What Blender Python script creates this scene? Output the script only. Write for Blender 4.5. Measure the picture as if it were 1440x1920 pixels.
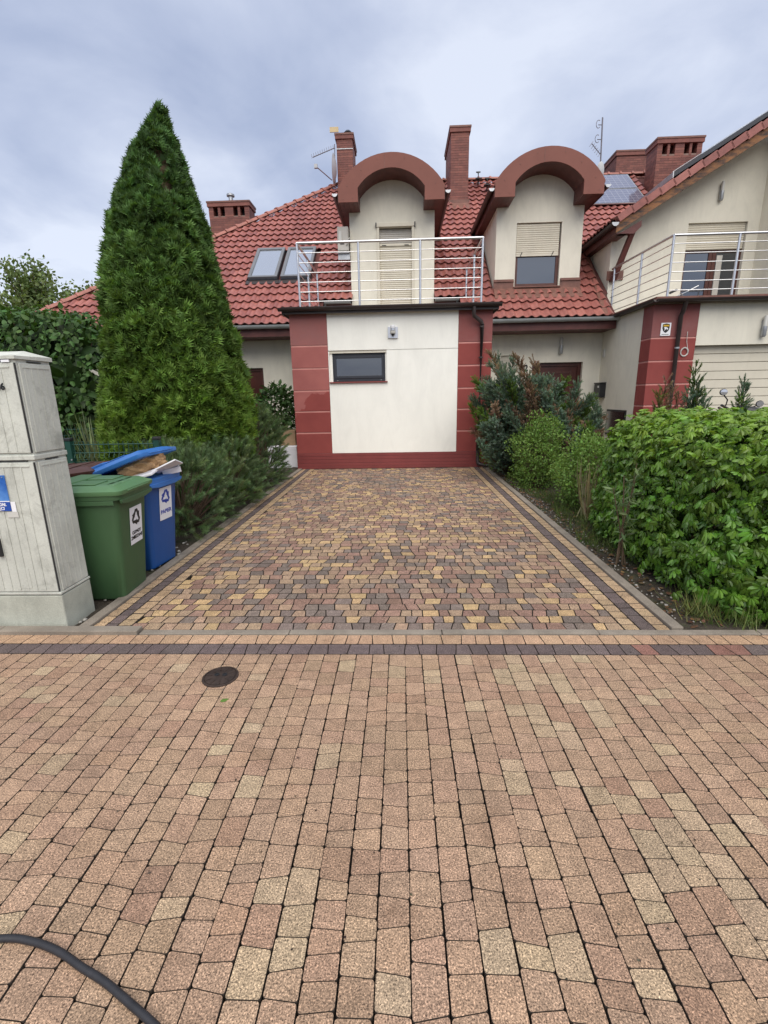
import bpy, bmesh, math, random
import numpy as np
from mathutils import Vector, Matrix
random.seed(7); RNG = np.random.default_rng(11)
R = math.radians
for o in list(bpy.data.objects): bpy.data.objects.remove(o, do_unlink=True)
scene = bpy.context.scene
COL = scene.collection

# ---------------------------------------------------------------- camera
cam = bpy.data.objects.new('camera', bpy.data.cameras.new('camera')); COL.objects.link(cam)
cam.data.sensor_fit = 'VERTICAL'; cam.data.sensor_height = 36.0
cam.data.lens = 874.0 / 1920.0 * 36.0
cam.data.clip_start = 0.05; cam.data.clip_end = 2000
PITCH, YAW, ROLL, EYE = R(13.96), R(2.22), R(1.073), 1.5
_f = Vector((-math.sin(YAW) * math.cos(PITCH), math.cos(YAW) * math.cos(PITCH), -math.sin(PITCH)))
_r = Vector((math.cos(YAW), math.sin(YAW), 0)); _d = _f.cross(_r)
_r2 = math.cos(ROLL) * _r + math.sin(ROLL) * _d; _d2 = -math.sin(ROLL) * _r + math.cos(ROLL) * _d
cam.matrix_world = Matrix(((_r2.x, -_d2.x, -_f.x, 0), (_r2.y, -_d2.y, -_f.y, 0), (_r2.z, -_d2.z, -_f.z, EYE), (0, 0, 0, 1)))
scene.camera = cam
CAMP = np.array([0, 0, EYE])
def pix(p):
    v = Vector(p) - Vector((0, 0, EYE)); z = v.dot(_f)
    if z < .1: return (-9999, -9999, z)
    return (720 + 874 * v.dot(_r2) / z, 960 + 874 * v.dot(_d2) / z, z)

# ---------------------------------------------------------------- sky, sun, exposure
SUN_EL, SUN_AZ = R(55), R(172)        # azimuth measured from +Y (clockwise): behind the camera
world = bpy.data.worlds.new('World'); scene.world = world; world.use_nodes = True
wt = world.node_tree; wt.nodes.clear()
def wn(t, **k):
    n = wt.nodes.new(t)
    for a, b in k.items(): setattr(n, a, b)
    return n
out = wn('ShaderNodeOutputWorld'); bg = wn('ShaderNodeBackground'); bg.inputs['Strength'].default_value = 0.1
sky = wn('ShaderNodeTexSky', sky_type='NISHITA', sun_disc=False, sun_elevation=SUN_EL, sun_rotation=SUN_AZ)
tc = wn('ShaderNodeTexCoord'); sep = wn('ShaderNodeSeparateXYZ'); wt.links.new(tc.outputs['Generated'], sep.inputs[0])
zz = wn('ShaderNodeMath', operation='ABSOLUTE'); wt.links.new(sep.outputs['Z'], zz.inputs[0])
za = wn('ShaderNodeMath', operation='ADD'); wt.links.new(zz.outputs[0], za.inputs[0]); za.inputs[1].default_value = 0.22
dx = wn('ShaderNodeMath', operation='DIVIDE'); wt.links.new(sep.outputs['X'], dx.inputs[0]); wt.links.new(za.outputs[0], dx.inputs[1])
dy = wn('ShaderNodeMath', operation='DIVIDE'); wt.links.new(sep.outputs['Y'], dy.inputs[0]); wt.links.new(za.outputs[0], dy.inputs[1])
cv = wn('ShaderNodeCombineXYZ'); wt.links.new(dx.outputs[0], cv.inputs[0]); wt.links.new(dy.outputs[0], cv.inputs[1])
def wnoise(scale, detail, dist, off, rough=.5):
    m = wn('ShaderNodeMapping'); m.inputs['Location'].default_value = off; wt.links.new(cv.outputs[0], m.inputs[0])
    n = wn('ShaderNodeTexNoise'); n.inputs['Scale'].default_value = scale; n.inputs['Detail'].default_value = detail
    n.inputs['Roughness'].default_value = rough; n.inputs['Distortion'].default_value = dist
    wt.links.new(m.outputs[0], n.inputs['Vector']); return n
n1 = wnoise(0.85, 5, .5, (3.1, 1.7, 0)); n2 = wnoise(2.6, 6, .3, (7.7, 4.2, 0), .55)
mx = wn('ShaderNodeMix', data_type='FLOAT'); mx.inputs[0].default_value = .33
wt.links.new(n1.outputs[0], mx.inputs[2]); wt.links.new(n2.outputs[0], mx.inputs[3])
cr = wn('ShaderNodeValToRGB'); wt.links.new(mx.outputs[0], cr.inputs[0])
e = cr.color_ramp.elements
SKYK = .84
e[0].position = .39; e[0].color = (.200 * SKYK, .232 * SKYK, .318 * SKYK, 1)
e[1].position = .61; e[1].color = (.372 * SKYK, .398 * SKYK, .462 * SKYK, 1)
m_ = e.new(.50); m_.color = (.268 * SKYK, .298 * SKYK, .378 * SKYK, 1)
sc10 = wn('ShaderNodeVectorMath', operation='SCALE'); sc10.inputs['Scale'].default_value = 10.0
wt.links.new(cr.outputs[0], sc10.inputs[0])
mix = wn('ShaderNodeMix', data_type='RGBA'); mix.inputs[0].default_value = .93
wt.links.new(sky.outputs[0], mix.inputs[6]); wt.links.new(sc10.outputs[0], mix.inputs[7])
wt.links.new(mix.outputs[2], bg.inputs[0]); wt.links.new(bg.outputs[0], out.inputs[0])

sun = bpy.data.objects.new('sun', bpy.data.lights.new('sun', 'SUN')); COL.objects.link(sun)
sun.data.energy = 1.5; sun.data.angle = R(72); sun.data.color = (1.0, .945, .85)
sd = Vector((math.sin(SUN_AZ) * math.cos(SUN_EL), math.cos(SUN_AZ) * math.cos(SUN_EL), math.sin(SUN_EL)))
sun.rotation_euler = sd.to_track_quat('Z', 'Y').to_euler(); sun.location = sd * 30
scene.view_settings.view_transform = 'Standard'; scene.view_settings.look = 'None'
scene.view_settings.exposure = 1.34; scene.view_settings.gamma = 1; scene.view_settings.use_curve_mapping = False

# ---------------------------------------------------------------- materials
MATS = {}
def nodes(name):
    m = bpy.data.materials.new(name); m.use_nodes = True; t = m.node_tree
    b = t.nodes['Principled BSDF']; MATS[name] = m
    return m, t, b
def N(t, kind, **k):
    n = t.nodes.new(kind)
    for a, v in k.items(): setattr(n, a, v)
    return n
def noise(t, vec, scale, detail=3, rough=.55, dist=0):
    n = N(t, 'ShaderNodeTexNoise'); n.inputs['Scale'].default_value = scale; n.inputs['Detail'].default_value = detail
    n.inputs['Roughness'].default_value = rough; n.inputs['Distortion'].default_value = dist
    if vec is not None: t.links.new(vec, n.inputs['Vector'])
    return n
def ramp(t, fac, stops):
    r = N(t, 'ShaderNodeValToRGB'); t.links.new(fac, r.inputs[0]); e = r.color_ramp.elements
    while len(e) > 1: e.remove(e[-1])
    e[0].position, c = stops[0]; e[0].color = (*c, 1)
    for p, c in stops[1:]: x = e.new(p); x.color = (*c, 1)
    return r
def mixc(t, blend, fac, a, b):
    m = N(t, 'ShaderNodeMix', data_type='RGBA', blend_type=blend)
    for sock, v in ((m.inputs[0], fac), (m.inputs[6], a), (m.inputs[7], b)):
        if hasattr(v, 'is_output'): t.links.new(v, sock)
        elif isinstance(v, tuple): sock.default_value = (*v, 1) if len(v) == 3 else v
        else: sock.default_value = v
    return m.outputs[2]
def g(v): return (v, v, v)
def bumpn(t, b, h, strength, dist=.01):
    bn = N(t, 'ShaderNodeBump'); bn.inputs['Strength'].default_value = strength; bn.inputs['Distance'].default_value = dist
    t.links.new(h, bn.inputs['Height']); t.links.new(bn.outputs[0], b.inputs['Normal'])
def posn(t): return N(t, 'ShaderNodeNewGeometry').outputs['Position']
def mapped(t, vec, scl):
    m = N(t, 'ShaderNodeMapping'); m.inputs['Scale'].default_value = scl; t.links.new(vec, m.inputs[0]); return m.outputs[0]
def mat(name, c, rough=.6, var=.12, scale=2.5, bump=0., bscale=80, spec=.4, metal=0., streak=0., fine=0., fscale=250, c2=None, coat=0., grime=0.):
    m, t, b = nodes(name); p = posn(t)
    n = noise(t, p, scale, 4)
    lo, hi = tuple(x * (1 - var) for x in c), (c2 or tuple(min(1, x * (1 + var)) for x in c))
    col = ramp(t, n.outputs[0], [(.3, lo), (.7, hi)]).outputs[0]
    if streak:
        s = noise(t, mapped(t, p, (2.6, 2.6, .9)), 1.5, 6, .68, .8)
        col = mixc(t, 'MULTIPLY', streak, col, ramp(t, s.outputs[0], [(.30, g(.50)), (.58, g(1))]).outputs[0])
    if grime:
        s = noise(t, p, 5.5, 9, .74, .5)
        col = mixc(t, 'MIX', mixc(t, 'MULTIPLY', 1, ramp(t, s.outputs[0], [(.50, g(0)), (.66, g(1))]).outputs[0], g(grime)), col, (.15, .15, .125))
    if fine:
        s = noise(t, p, fscale, 2)
        col = mixc(t, 'MULTIPLY', fine, col, ramp(t, s.outputs[0], [(.35, g(.45)), (.65, g(1.25))]).outputs[0])
    t.links.new(col, b.inputs['Base Color'])
    b.inputs['Roughness'].default_value = rough; b.inputs['Metallic'].default_value = metal
    b.inputs['Specular IOR Level'].default_value = spec; b.inputs['Coat Weight'].default_value = coat
    if bump: bumpn(t, b, noise(t, p, bscale, 3, .6).outputs[0], bump, .006)
    return m
def objvar(t):
    """0..1 value: different for every object and, in joined meshes, for every piece (attribute v)"""
    oi = N(t, 'ShaderNodeObjectInfo'); at = N(t, 'ShaderNodeAttribute', attribute_name='v')
    a = N(t, 'ShaderNodeMath', operation='ADD'); t.links.new(oi.outputs['Random'], a.inputs[0]); t.links.new(at.outputs['Fac'], a.inputs[1])
    fr = N(t, 'ShaderNodeMath', operation='FRACT'); t.links.new(a.outputs[0], fr.inputs[0]); return fr.outputs[0]
def piececol(t):
    """colour of a piece: object colour for single pieces, attribute pc in joined meshes"""
    oi = N(t, 'ShaderNodeObjectInfo'); at = N(t, 'ShaderNodeAttribute', attribute_name='pc')
    return mixc(t, 'ADD', 1.0, oi.outputs['Color'], at.outputs['Color'])
def mk_paver():
    m, t, b = nodes('paver_concrete'); p = posn(t)
    col = piececol(t)
    n0 = noise(t, p, 22, 4, .6)
    col = mixc(t, 'MULTIPLY', .8, col, ramp(t, n0.outputs[0], [(.3, g(.74)), (.7, g(1.18))]).outputs[0])
    big = noise(t, p, 1.3, 3)
    col = mixc(t, 'MULTIPLY', 1, col, ramp(t, big.outputs[0], [(.3, (.88, .86, .84)), (.7, (1.08, 1.07, 1.05))]).outputs[0])
    s = noise(t, p, 210, 2, .75)                                    # exposed aggregate
    col = mixc(t, 'MULTIPLY', 1.0, col, ramp(t, s.outputs[0], [(.33, (.16, .14, .15)), (.45, g(.78)), (.57, g(1.10)), (.68, (2.2, 2.15, 2.1))]).outputs[0])
    s2 = noise(t, p, 120, 2, .6)
    col = mixc(t, 'MULTIPLY', .6, col, ramp(t, s2.outputs[0], [(.34, g(.5)), (.5, g(1.0)), (.7, g(1.25))]).outputs[0])
    dirt = noise(t, mapped(t, p, (1, 1, 1)), 5.5, 5, .7, .6)
    col = mixc(t, 'MULTIPLY', .55, col, ramp(t, dirt.outputs[0], [(.28, (.62, .58, .54)), (.42, g(1))]).outputs[0])
    nz = N(t, 'ShaderNodeSeparateXYZ'); t.links.new(N(t, 'ShaderNodeNewGeometry').outputs['True Normal'], nz.inputs[0])   # flanks painted dark: joint sand plus the shade of the narrow gaps
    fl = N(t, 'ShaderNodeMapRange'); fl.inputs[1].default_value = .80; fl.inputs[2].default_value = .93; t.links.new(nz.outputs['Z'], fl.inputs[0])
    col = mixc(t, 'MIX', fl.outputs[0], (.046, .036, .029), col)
    t.links.new(col, b.inputs['Base Color']); b.inputs['Roughness'].default_value = .82; b.inputs['Specular IOR Level'].default_value = .3
    bumpn(t, b, s.outputs[0], .55, .002); return m
def mk_tile():
    m, t, b = nodes('roof_tile_engobe'); p = posn(t); v = objvar(t)
    col = ramp(t, v, [(0, (.245, .082, .068)), (.5, (.300, .104, .085)), (1, (.365, .134, .108))]).outputs[0]
    n = noise(t, p, 9, 4, .65); col = mixc(t, 'MULTIPLY', .6, col, ramp(t, n.outputs[0], [(.3, g(.66)), (.62, g(1.12))]).outputs[0])
    mo = noise(t, p, 1.1, 5, .7); col = mixc(t, 'MIX', ramp(t, mo.outputs[0], [(.55, g(0)), (.8, g(.35))]).outputs[0], col, (.13, .075, .06))
    t.links.new(col, b.inputs['Base Color']); b.inputs['Roughness'].default_value = .42; b.inputs['Specular IOR Level'].default_value = .40
    bumpn(t, b, noise(t, p, 140, 2).outputs[0], .12, .003); return m
def mk_brick():
    m, t, b = nodes('chimney_brick'); p = posn(t); v = objvar(t)
    col = ramp(t, v, [(0, (.155, .052, .042)), (.5, (.20, .068, .052)), (1, (.25, .09, .066))]).outputs[0]
    n = noise(t, p, 6, 5, .7); col = mixc(t, 'MULTIPLY', .7, col, ramp(t, n.outputs[0], [(.3, g(.6)), (.65, g(1.1))]).outputs[0])
    t.links.new(col, b.inputs['Base Color']); b.inputs['Roughness'].default_value = .7
    bumpn(t, b, noise(t, p, 60, 3).outputs[0], .3, .004); return m
def mk_leaf(name, rough=.45, trans=.3, spec=.35):
    m, t, b = nodes(name); p = posn(t); col = piececol(t)
    n = noise(t, p, 14, 3); col = mixc(t, 'MULTIPLY', .7, col, ramp(t, n.outputs[0], [(.3, g(.7)), (.7, g(1.25))]).outputs[0])
    t.links.new(col, b.inputs['Base Color']); b.inputs['Roughness'].default_value = rough; b.inputs['Specular IOR Level'].default_value = spec
    tr = N(t, 'ShaderNodeBsdfTranslucent'); t.links.new(mixc(t, 'MULTIPLY', 1, col, (1.25, 1.2, .5)), tr.inputs[0])
    ms = N(t, 'ShaderNodeMixShader'); ms.inputs[0].default_value = trans
    t.links.new(b.outputs[0], ms.inputs[1]); t.links.new(tr.outputs[0], ms.inputs[2])
    t.links.new(ms.outputs[0], t.nodes['Material Output'].inputs[0]); return m
def mk_glass(name, base, refl, rough=.03):
    """window pane seen from outside: dark room behind, coated glass mirrors the sky"""
    m, t, b = nodes(name); b.inputs['Base Color'].default_value = (*base, 1); b.inputs['Roughness'].default_value = rough + .1
    gl = N(t, 'ShaderNodeBsdfGlossy'); gl.inputs['Roughness'].default_value = rough; gl.inputs['Color'].default_value = (.95, .97, 1, 1)
    n = noise(t, posn(t), 1.5, 2); bn = N(t, 'ShaderNodeBump'); bn.inputs['Strength'].default_value = .03; bn.inputs['Distance'].default_value = .02
    t.links.new(n.outputs[0], bn.inputs['Height']); t.links.new(bn.outputs[0], gl.inputs['Normal'])
    fr = N(t, 'ShaderNodeFresnel'); fr.inputs[0].default_value = 1.5
    ad = N(t, 'ShaderNodeMath', operation='ADD', use_clamp=True); t.links.new(fr.outputs[0], ad.inputs[0]); ad.inputs[1].default_value = refl
    ms = N(t, 'ShaderNodeMixShader'); t.links.new(ad.outputs[0], ms.inputs[0]); t.links.new(b.outputs[0], ms.inputs[1]); t.links.new(gl.outputs[0], ms.inputs[2])
    t.links.new(ms.outputs[0], t.nodes['Material Output'].inputs[0]); return m
def mk_redwall():
    """red render of the pilasters: faded pink patches above, a damp darker stain with its own ragged outline"""
    m, t, b = nodes('red_render'); p = posn(t); sp = N(t, 'ShaderNodeSeparateXYZ'); t.links.new(p, sp.inputs[0])
    n = noise(t, p, 2.2, 4); col = ramp(t, n.outputs[0], [(.3, (.300, .095, .086)), (.7, (.360, .120, .106))]).outputs[0]
    nn = noise(t, p, 1.6, 5, .6)
    ma = N(t, 'ShaderNodeMath', operation='MULTIPLY'); t.links.new(nn.outputs[0], ma.inputs[0]); ma.inputs[1].default_value = 1.5
    zx = N(t, 'ShaderNodeMath', operation='MULTIPLY_ADD'); t.links.new(sp.outputs['X'], zx.inputs[0]); zx.inputs[1].default_value = -.9; t.links.new(sp.outputs['Z'], zx.inputs[2])
    sm = N(t, 'ShaderNodeMath', operation='ADD'); t.links.new(zx.outputs[0], sm.inputs[0]); t.links.new(ma.outputs[0], sm.inputs[1])
    mr = N(t, 'ShaderNodeMapRange'); mr.inputs[1].default_value = 3.92; mr.inputs[2].default_value = 3.97; t.links.new(sm.outputs[0], mr.inputs[0])
    col = mixc(t, 'MIX', mr.outputs[0], mixc(t, 'MULTIPLY', 1, col, (.74, .50, .49)), col)
    up = N(t, 'ShaderNodeMapRange'); up.inputs[1].default_value = 2.49; up.inputs[2].default_value = 2.53; t.links.new(sp.outputs['Z'], up.inputs[0])
    n3 = noise(t, p, 3.5, 4, .7); f3 = mixc(t, 'MULTIPLY', 1, up.outputs[0], ramp(t, n3.outputs[0], [(.3, g(.35)), (.7, g(.75))]).outputs[0])
    col = mixc(t, 'MIX', f3, col, (.245, .115, .110))
    t.links.new(col, b.inputs['Base Color']); b.inputs['Roughness'].default_value = .8; b.inputs['Specular IOR Level'].default_value = .3
    bumpn(t, b, noise(t, p, 170, 2).outputs[0], .45, .004); return m
def mk_barge():
    m, t, b = nodes('weathered_barge'); p = posn(t)
    n = noise(t, mapped(t, p, (3, 3, 9)), 1.2, 5, .65)
    col = ramp(t, n.outputs[0], [(.36, (.045, .030, .026)), (.47, (.15, .07, .035)), (.6, (.27, .12, .045)), (.75, (.16, .06, .04))]).outputs[0]
    t.links.new(col, b.inputs['Base Color']); b.inputs['Roughness'].default_value = .75; return m
def mk_soil():
    m, t, b = nodes('garden_soil'); p = posn(t)
    n = noise(t, p, 3, 5, .7); c = ramp(t, n.outputs[0], [(.3, (.035, .026, .018)), (.5, (.06, .045, .03)), (.62, (.05, .06, .022)), (.75, (.06, .085, .025))]).outputs[0]
    s = noise(t, p, 60, 3, .7); c = mixc(t, 'MULTIPLY', .8, c, ramp(t, s.outputs[0], [(.3, g(.4)), (.7, g(1.5))]).outputs[0])
    t.links.new(c, b.inputs['Base Color']); b.inputs['Roughness'].default_value = .95; bumpn(t, b, s.outputs[0], 1, .03); return m
def mk_solar():
    m, t, b = nodes('solar_cells'); p = posn(t)
    w = N(t, 'ShaderNodeTexBrick', offset=0.0); w.inputs['Scale'].default_value = 1
    w.inputs['Brick Width'].default_value = .17; w.inputs['Row Height'].default_value = .13; w.inputs['Mortar Size'].default_value = .006
    w.inputs['Color1'].default_value = (.12, .12, .17, 1); w.inputs['Color2'].default_value = (.13, .13, .18, 1); w.inputs['Mortar'].default_value = (.3, .3, .34, 1)
    t.links.new(p, w.inputs['Vector']); t.links.new(w.outputs[0], b.inputs['Base Color'])
    b.inputs['Roughness'].default_value = .12; b.inputs['Specular IOR Level'].default_value = 1.0; b.inputs['Coat Weight'].default_value = 1; b.inputs['Coat Roughness'].default_value = .08; return m
def mk_emblem(): pass
M = dict(
    paver=mk_paver(), tile=mk_tile(), brick=mk_brick(), red=mk_redwall(), soil=mk_soil(), barge=mk_barge(), solar=mk_solar(),
    sand=mat('joint_sand', (.026, .020, .017), .95, .3, 9, .6, 200),
    kerb=mat('kerb_concrete', (.245, .210, .170), .9, .22, 5, .5, 150, fine=.5, streak=.3),
    cream=mat('cream_render', (.74, .70, .59), .85, .05, 1.5, .35, 190, .25, streak=.20),
    white=mat('white_render', (.86, .85, .785), .85, .02, 1.2, .4, 210, .25, streak=.13),
    plinth=mat('red_plinth', (.20, .042, .040), .5, .12, 3, .1, 120),
    groove=mat('pink_groove', (.52, .24, .21), .85, .1, 6),
    mortar=mat('mortar', (.22, .15, .125), .9, .2, 8),
    ridge=mat('ridge_tile', (.31, .115, .085), .5, .25, 6, .1, 120),
    wood=mat('red_brown_wood', (.105, .032, .027), .5, .25, 5, .15, 60),
    fascia=mat('brown_metal_fascia', (.205, .076, .057), .55, .10, 1.5, .05, 20, .25),
    lead=mat('brown_flashing', (.17, .075, .055), .5, .25, 7),
    deck=mat('roof_underlay', (.10, .035, .03), .9),
    zinc=mat('zinc_gutter', (.40, .42, .42), .42, .12, 4, metal=.25, streak=.3),
    darkpipe=mat('dark_brown_gutter', (.040, .030, .028), .4, .2, 4),
    steel=mat('brushed_steel', (.60, .60, .61), .28, .06, 4, metal=.9),
    skyframe=mat('skylight_metal', (.15, .155, .165), .4, .1, 3),
    anthr=mat('anthracite_frame', (.030, .033, .042), .4, .1, 3),
    brownframe=mat('brown_window_frame', (.085, .030, .022), .4, .2, 4),
    door=mat('mahogany_door', (.070, .018, .012), .35, .25, 4, .05, 40),
    shutter=mat('cream_shutter', (.63, .58, .47), .5, .04, 2, streak=.15),
    box=mat('pale_plastic', (.55, .54, .50), .45, .06, 3),
    ac=mat('beige_ac_casing', (.50, .47, .42), .5, .08, 3, streak=.3),
    black=mat('black_plastic', (.018, .018, .020), .4, .2, 5),
    rubber=mat('black_rubber_hose', (.022, .022, .026), .5, .2, 30),
    cast=mat('cast_iron', (.045, .030, .024), .6, .3, 30, .6, 120, metal=.3),
    cab=mat('grey_cabinet', (.55, .56, .50), .7, .10, 3, .25, 90, .3, grime=.45, streak=.2, fine=.12, fscale=120),
    plinthc=mat('cabinet_plinth', (.46, .47, .40), .85, .18, 4, .4, 120, .3, streak=.45, fine=.2, fscale=150),
    crack=mat('cabinet_gap', (.03, .03, .03), .9),
    green=mat('green_bin', (.047, .106, .044), .45, .08, 2.5, .12, 300, .45, streak=.2),
    greenlid=mat('green_bin_lid', (.090, .190, .082), .42, .12, 2.5, .12, 300, .45, streak=.2),
    blue=mat('blue_bin', (.012, .075, .27), .40, .08, 2.5, .12, 300, .45, streak=.15),
    bluelid=mat('blue_bin_lid', (.035, .155, .46), .40, .10, 2.5, .1, 300, .45),
    brownbin=mat('brown_bin', (.075, .030, .022), .45, .15, 3),
    paperbag=mat('kraft_paper', (.42, .26, .13), .8, .25, 12, .8, 25),
    paper=mat('white_paper', (.74, .73, .76), .7, .06, 6),
    sticker=mat('white_sticker', (.80, .80, .82), .5, .02, 3),
    ink=mat('black_ink', (.012, .012, .012), .5), inkblue=mat('blue_ink', (.02, .05, .33), .5),
    signblue=mat('blue_enamel', (.03, .14, .52), .3, .25, 9, c2=(.12, .30, .66)), signnavy=mat('navy_enamel', (.02, .07, .33), .3),
    yellow=mat('yellow_paint', (.62, .38, .02), .4), fence=mat('green_fence_coat', (.012, .055, .040), .4, .15, 4),
    bark=mat('bark', (.085, .055, .035), .9, .3, 14, .8, 50), twig=mat('twig', (.11, .075, .045), .9, .25, 14),
    card=mat('cardboard', (.33, .22, .13), .8, .1, 5), galv=mat('galvanised', (.42, .43, .44), .4, .15, 6, metal=.7),
    aerial=mat('aerial_metal', (.17, .16, .18), .5, .2, 6, metal=.3), dish=mat('dish_grey', (.45, .46, .47), .5), beige=mat('beige_cowl', (.55, .43, .24), .6),
    pebble=mat('pebbles', (.20, .17, .14), .85, .5, 14, c2=(.46, .44, .40)),
    creeper=mk_leaf('creeper_leaf', .36, .30, .5), leaf=mk_leaf('broad_leaf', .5, .30, .25), conifer=mk_leaf('conifer_green', .6, .30, .15), grass=mk_leaf('grass_blades', .6, .3, .25),
    glass=mk_glass('window_pane', (.010, .014, .024), .11), glassdark=mk_glass('dark_window_pane', (.010, .013, .022), .085),
    glasssky=mk_glass('skylight_pane', (.26, .28, .30), .42), gasbox=mk_glass('black_gloss_panel', (.006, .007, .010), .03, .12),
    mirror=mk_glass('mirror_face', (.3, .3, .32), .6),
)
# ---------------------------------------------------------------- mesh helpers
class MB:
    def __init__(s): s.v = []; s.f = []; s.pv = []; s.cur = 0.0
    def add(s, vs, fs):
        b = len(s.v); s.v += [tuple(v) for v in vs]
        for f in fs: s.f.append(tuple(b + i for i in f)); s.pv.append(s.cur)
        return s
    def box(s, x0, x1, y0, y1, z0, z1):
        return s.add([(x0, y0, z0), (x1, y0, z0), (x1, y1, z0), (x0, y1, z0), (x0, y0, z1), (x1, y0, z1), (x1, y1, z1), (x0, y1, z1)],
                     [(0, 3, 2, 1), (4, 5, 6, 7), (0, 1, 5, 4), (1, 2, 6, 5), (2, 3, 7, 6), (3, 0, 4, 7)])
    def prism(s, pts, a0, a1, ax='y'):
        """polygon extruded along ax; pts are (x,z) for y, (y,z) for x, (x,y) for z"""
        k = {'y': lambda p, a: (p[0], a, p[1]), 'x': lambda p, a: (a, p[0], p[1]), 'z': lambda p, a: (p[0], p[1], a)}[ax]
        n = len(pts)
        return s.add([k(p, a0) for p in pts] + [k(p, a1) for p in pts],
                     [tuple(range(n)), tuple(range(2 * n - 1, n - 1, -1))] + [(i, n + i, n + (i + 1) % n, (i + 1) % n) for i in range(n)])
    def path(s, pts, r, n=8, cap=True, half=None):
        pts = [Vector(p) for p in pts]; rr = r if hasattr(r, '__len__') else [r] * len(pts); vs = []; fs = []
        for i, p in enumerate(pts):
            d = (pts[min(i + 1, len(pts) - 1)] - pts[max(i - 1, 0)]).normalized()
            a = d.cross(Vector((0, 0, 1)))
            a = a.normalized() if a.length > 1e-3 else Vector((1, 0, 0)); b = a.cross(d)
            for j in range(n):
                t = 2 * math.pi * j / n; vs.append(p + (a * math.cos(t) + b * math.sin(t)) * rr[i])
        for i in range(len(pts) - 1):
            for j in range(n): fs.append((i * n + j, i * n + (j + 1) % n, (i + 1) * n + (j + 1) % n, (i + 1) * n + j))
        if cap: fs += [tuple(range(n - 1, -1, -1)), tuple((len(pts) - 1) * n + j for j in range(n))]
        return s.add(vs, fs)
    def loft(s, rings, cap=True):
        n = len(rings[0]); fs = []
        for i in range(len(rings) - 1):
            for j in range(n): fs.append((i * n + j, i * n + (j + 1) % n, (i + 1) * n + (j + 1) % n, (i + 1) * n + j))
        if cap: fs += [tuple(range(n - 1, -1, -1)), tuple((len(rings) - 1) * n + j for j in range(n))]
        return s.add([p for r in rings for p in r], fs)
    def lathe(s, prof, c, n=16):
        return s.loft([[(c[0] + r * math.cos(2 * math.pi * j / n), c[1] + r * math.sin(2 * math.pi * j / n), c[2] + z) for j in range(n)] for r, z in prof])
    def gutter(s, p0, p1, r, n=8, th=.008):
        """half-round trough, open upwards, from p0 to p1"""
        p0, p1 = Vector(p0), Vector(p1); d = (p1 - p0).normalized(); a = d.cross(Vector((0, 0, 1))).normalized()
        prof = [(math.cos(math.pi + math.pi * j / n), math.sin(math.pi + math.pi * j / n)) for j in range(n + 1)]
        ring = [(c * r, q * r) for c, q in prof] + [(c * (r - th), q * (r - th)) for c, q in reversed(prof)]
        return s.loft([[p + a * c + Vector((0, 0, q)) for c, q in ring] for p in (p0, p1)])
    def build(s, name, m, parent=None, smooth=False, bevel=0., org=None):
        o0 = Vector(org) if org is not None else wloc(parent)
        me = bpy.data.meshes.new(name); me.from_pydata([tuple(Vector(v) - o0) for v in s.v], [], s.f)
        if any(s.pv): a = me.attributes.new('v', 'FLOAT', 'FACE'); a.data.foreach_set('value', s.pv)
        me.materials.append(m)
        bm = bmesh.new(); bm.from_mesh(me); bmesh.ops.recalc_face_normals(bm, faces=bm.faces); bm.to_mesh(me); bm.free()
        if smooth:
            me.polygons.foreach_set('use_smooth', [True] * len(me.polygons))
            try: me.set_sharp_from_angle(angle=R(42))
            except Exception: pass
        o = bpy.data.objects.new(name, me); COL.objects.link(o); o.parent = parent
        o.color = (0, 0, 0, 1)
        if bevel:
            b = o.modifiers.new('bevel', 'BEVEL'); b.width = bevel; b.segments = 2; b.limit_method = 'ANGLE'
        return o
def wloc(o):
    l = Vector((0, 0, 0))
    while o is not None: l = l + o.location; o = o.parent
    return l
def tag(o, label=None, cat=None, group=None, kind=None):
    for k, v in (('label', label), ('category', cat), ('group', group), ('kind', kind)):
        if v: o[k] = v
    return o
def root(name, label, cat, loc=(0, 0, 0), rz=0, group=None):
    o = bpy.data.objects.new(name, None); COL.objects.link(o); o.location = loc; o.rotation_euler = (0, 0, rz)
    o.empty_display_size = .2
    return tag(o, label, cat, group)
def inst(name, me, mtx, parent, color=(0, 0, 0)):
    """one more object on shared mesh data, placed by a world matrix under an unrotated parent"""
    o = bpy.data.objects.new(name, me); COL.objects.link(o); o.parent = parent
    o.matrix_local = Matrix.Translation(-wloc(parent)) @ mtx; o.color = (*color, 1); return o
def bold(c, k): c.offset = k
def text(body, size, m, parent, loc, rot, align='CENTER', name='lettering', extrude=.0008, sx=1.0):
    c = bpy.data.curves.new(name, 'FONT'); c.body = body; c.size = size; c.offset = size * .03; c.align_x = align; c.extrude = extrude
    c.materials.append(m); tmp = bpy.data.objects.new(name, c); COL.objects.link(tmp); bpy.context.view_layer.update()
    me = bpy.data.meshes.new_from_object(tmp.evaluated_get(bpy.context.evaluated_depsgraph_get())); bpy.data.objects.remove(tmp)
    me.name = name; o = bpy.data.objects.new(name, me); COL.objects.link(o); o.parent = parent; o.color = (0, 0, 0, 1)
    o.location = Vector(loc); o.rotation_euler = rot; o.scale = (sx, 1, 1); return o
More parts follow.
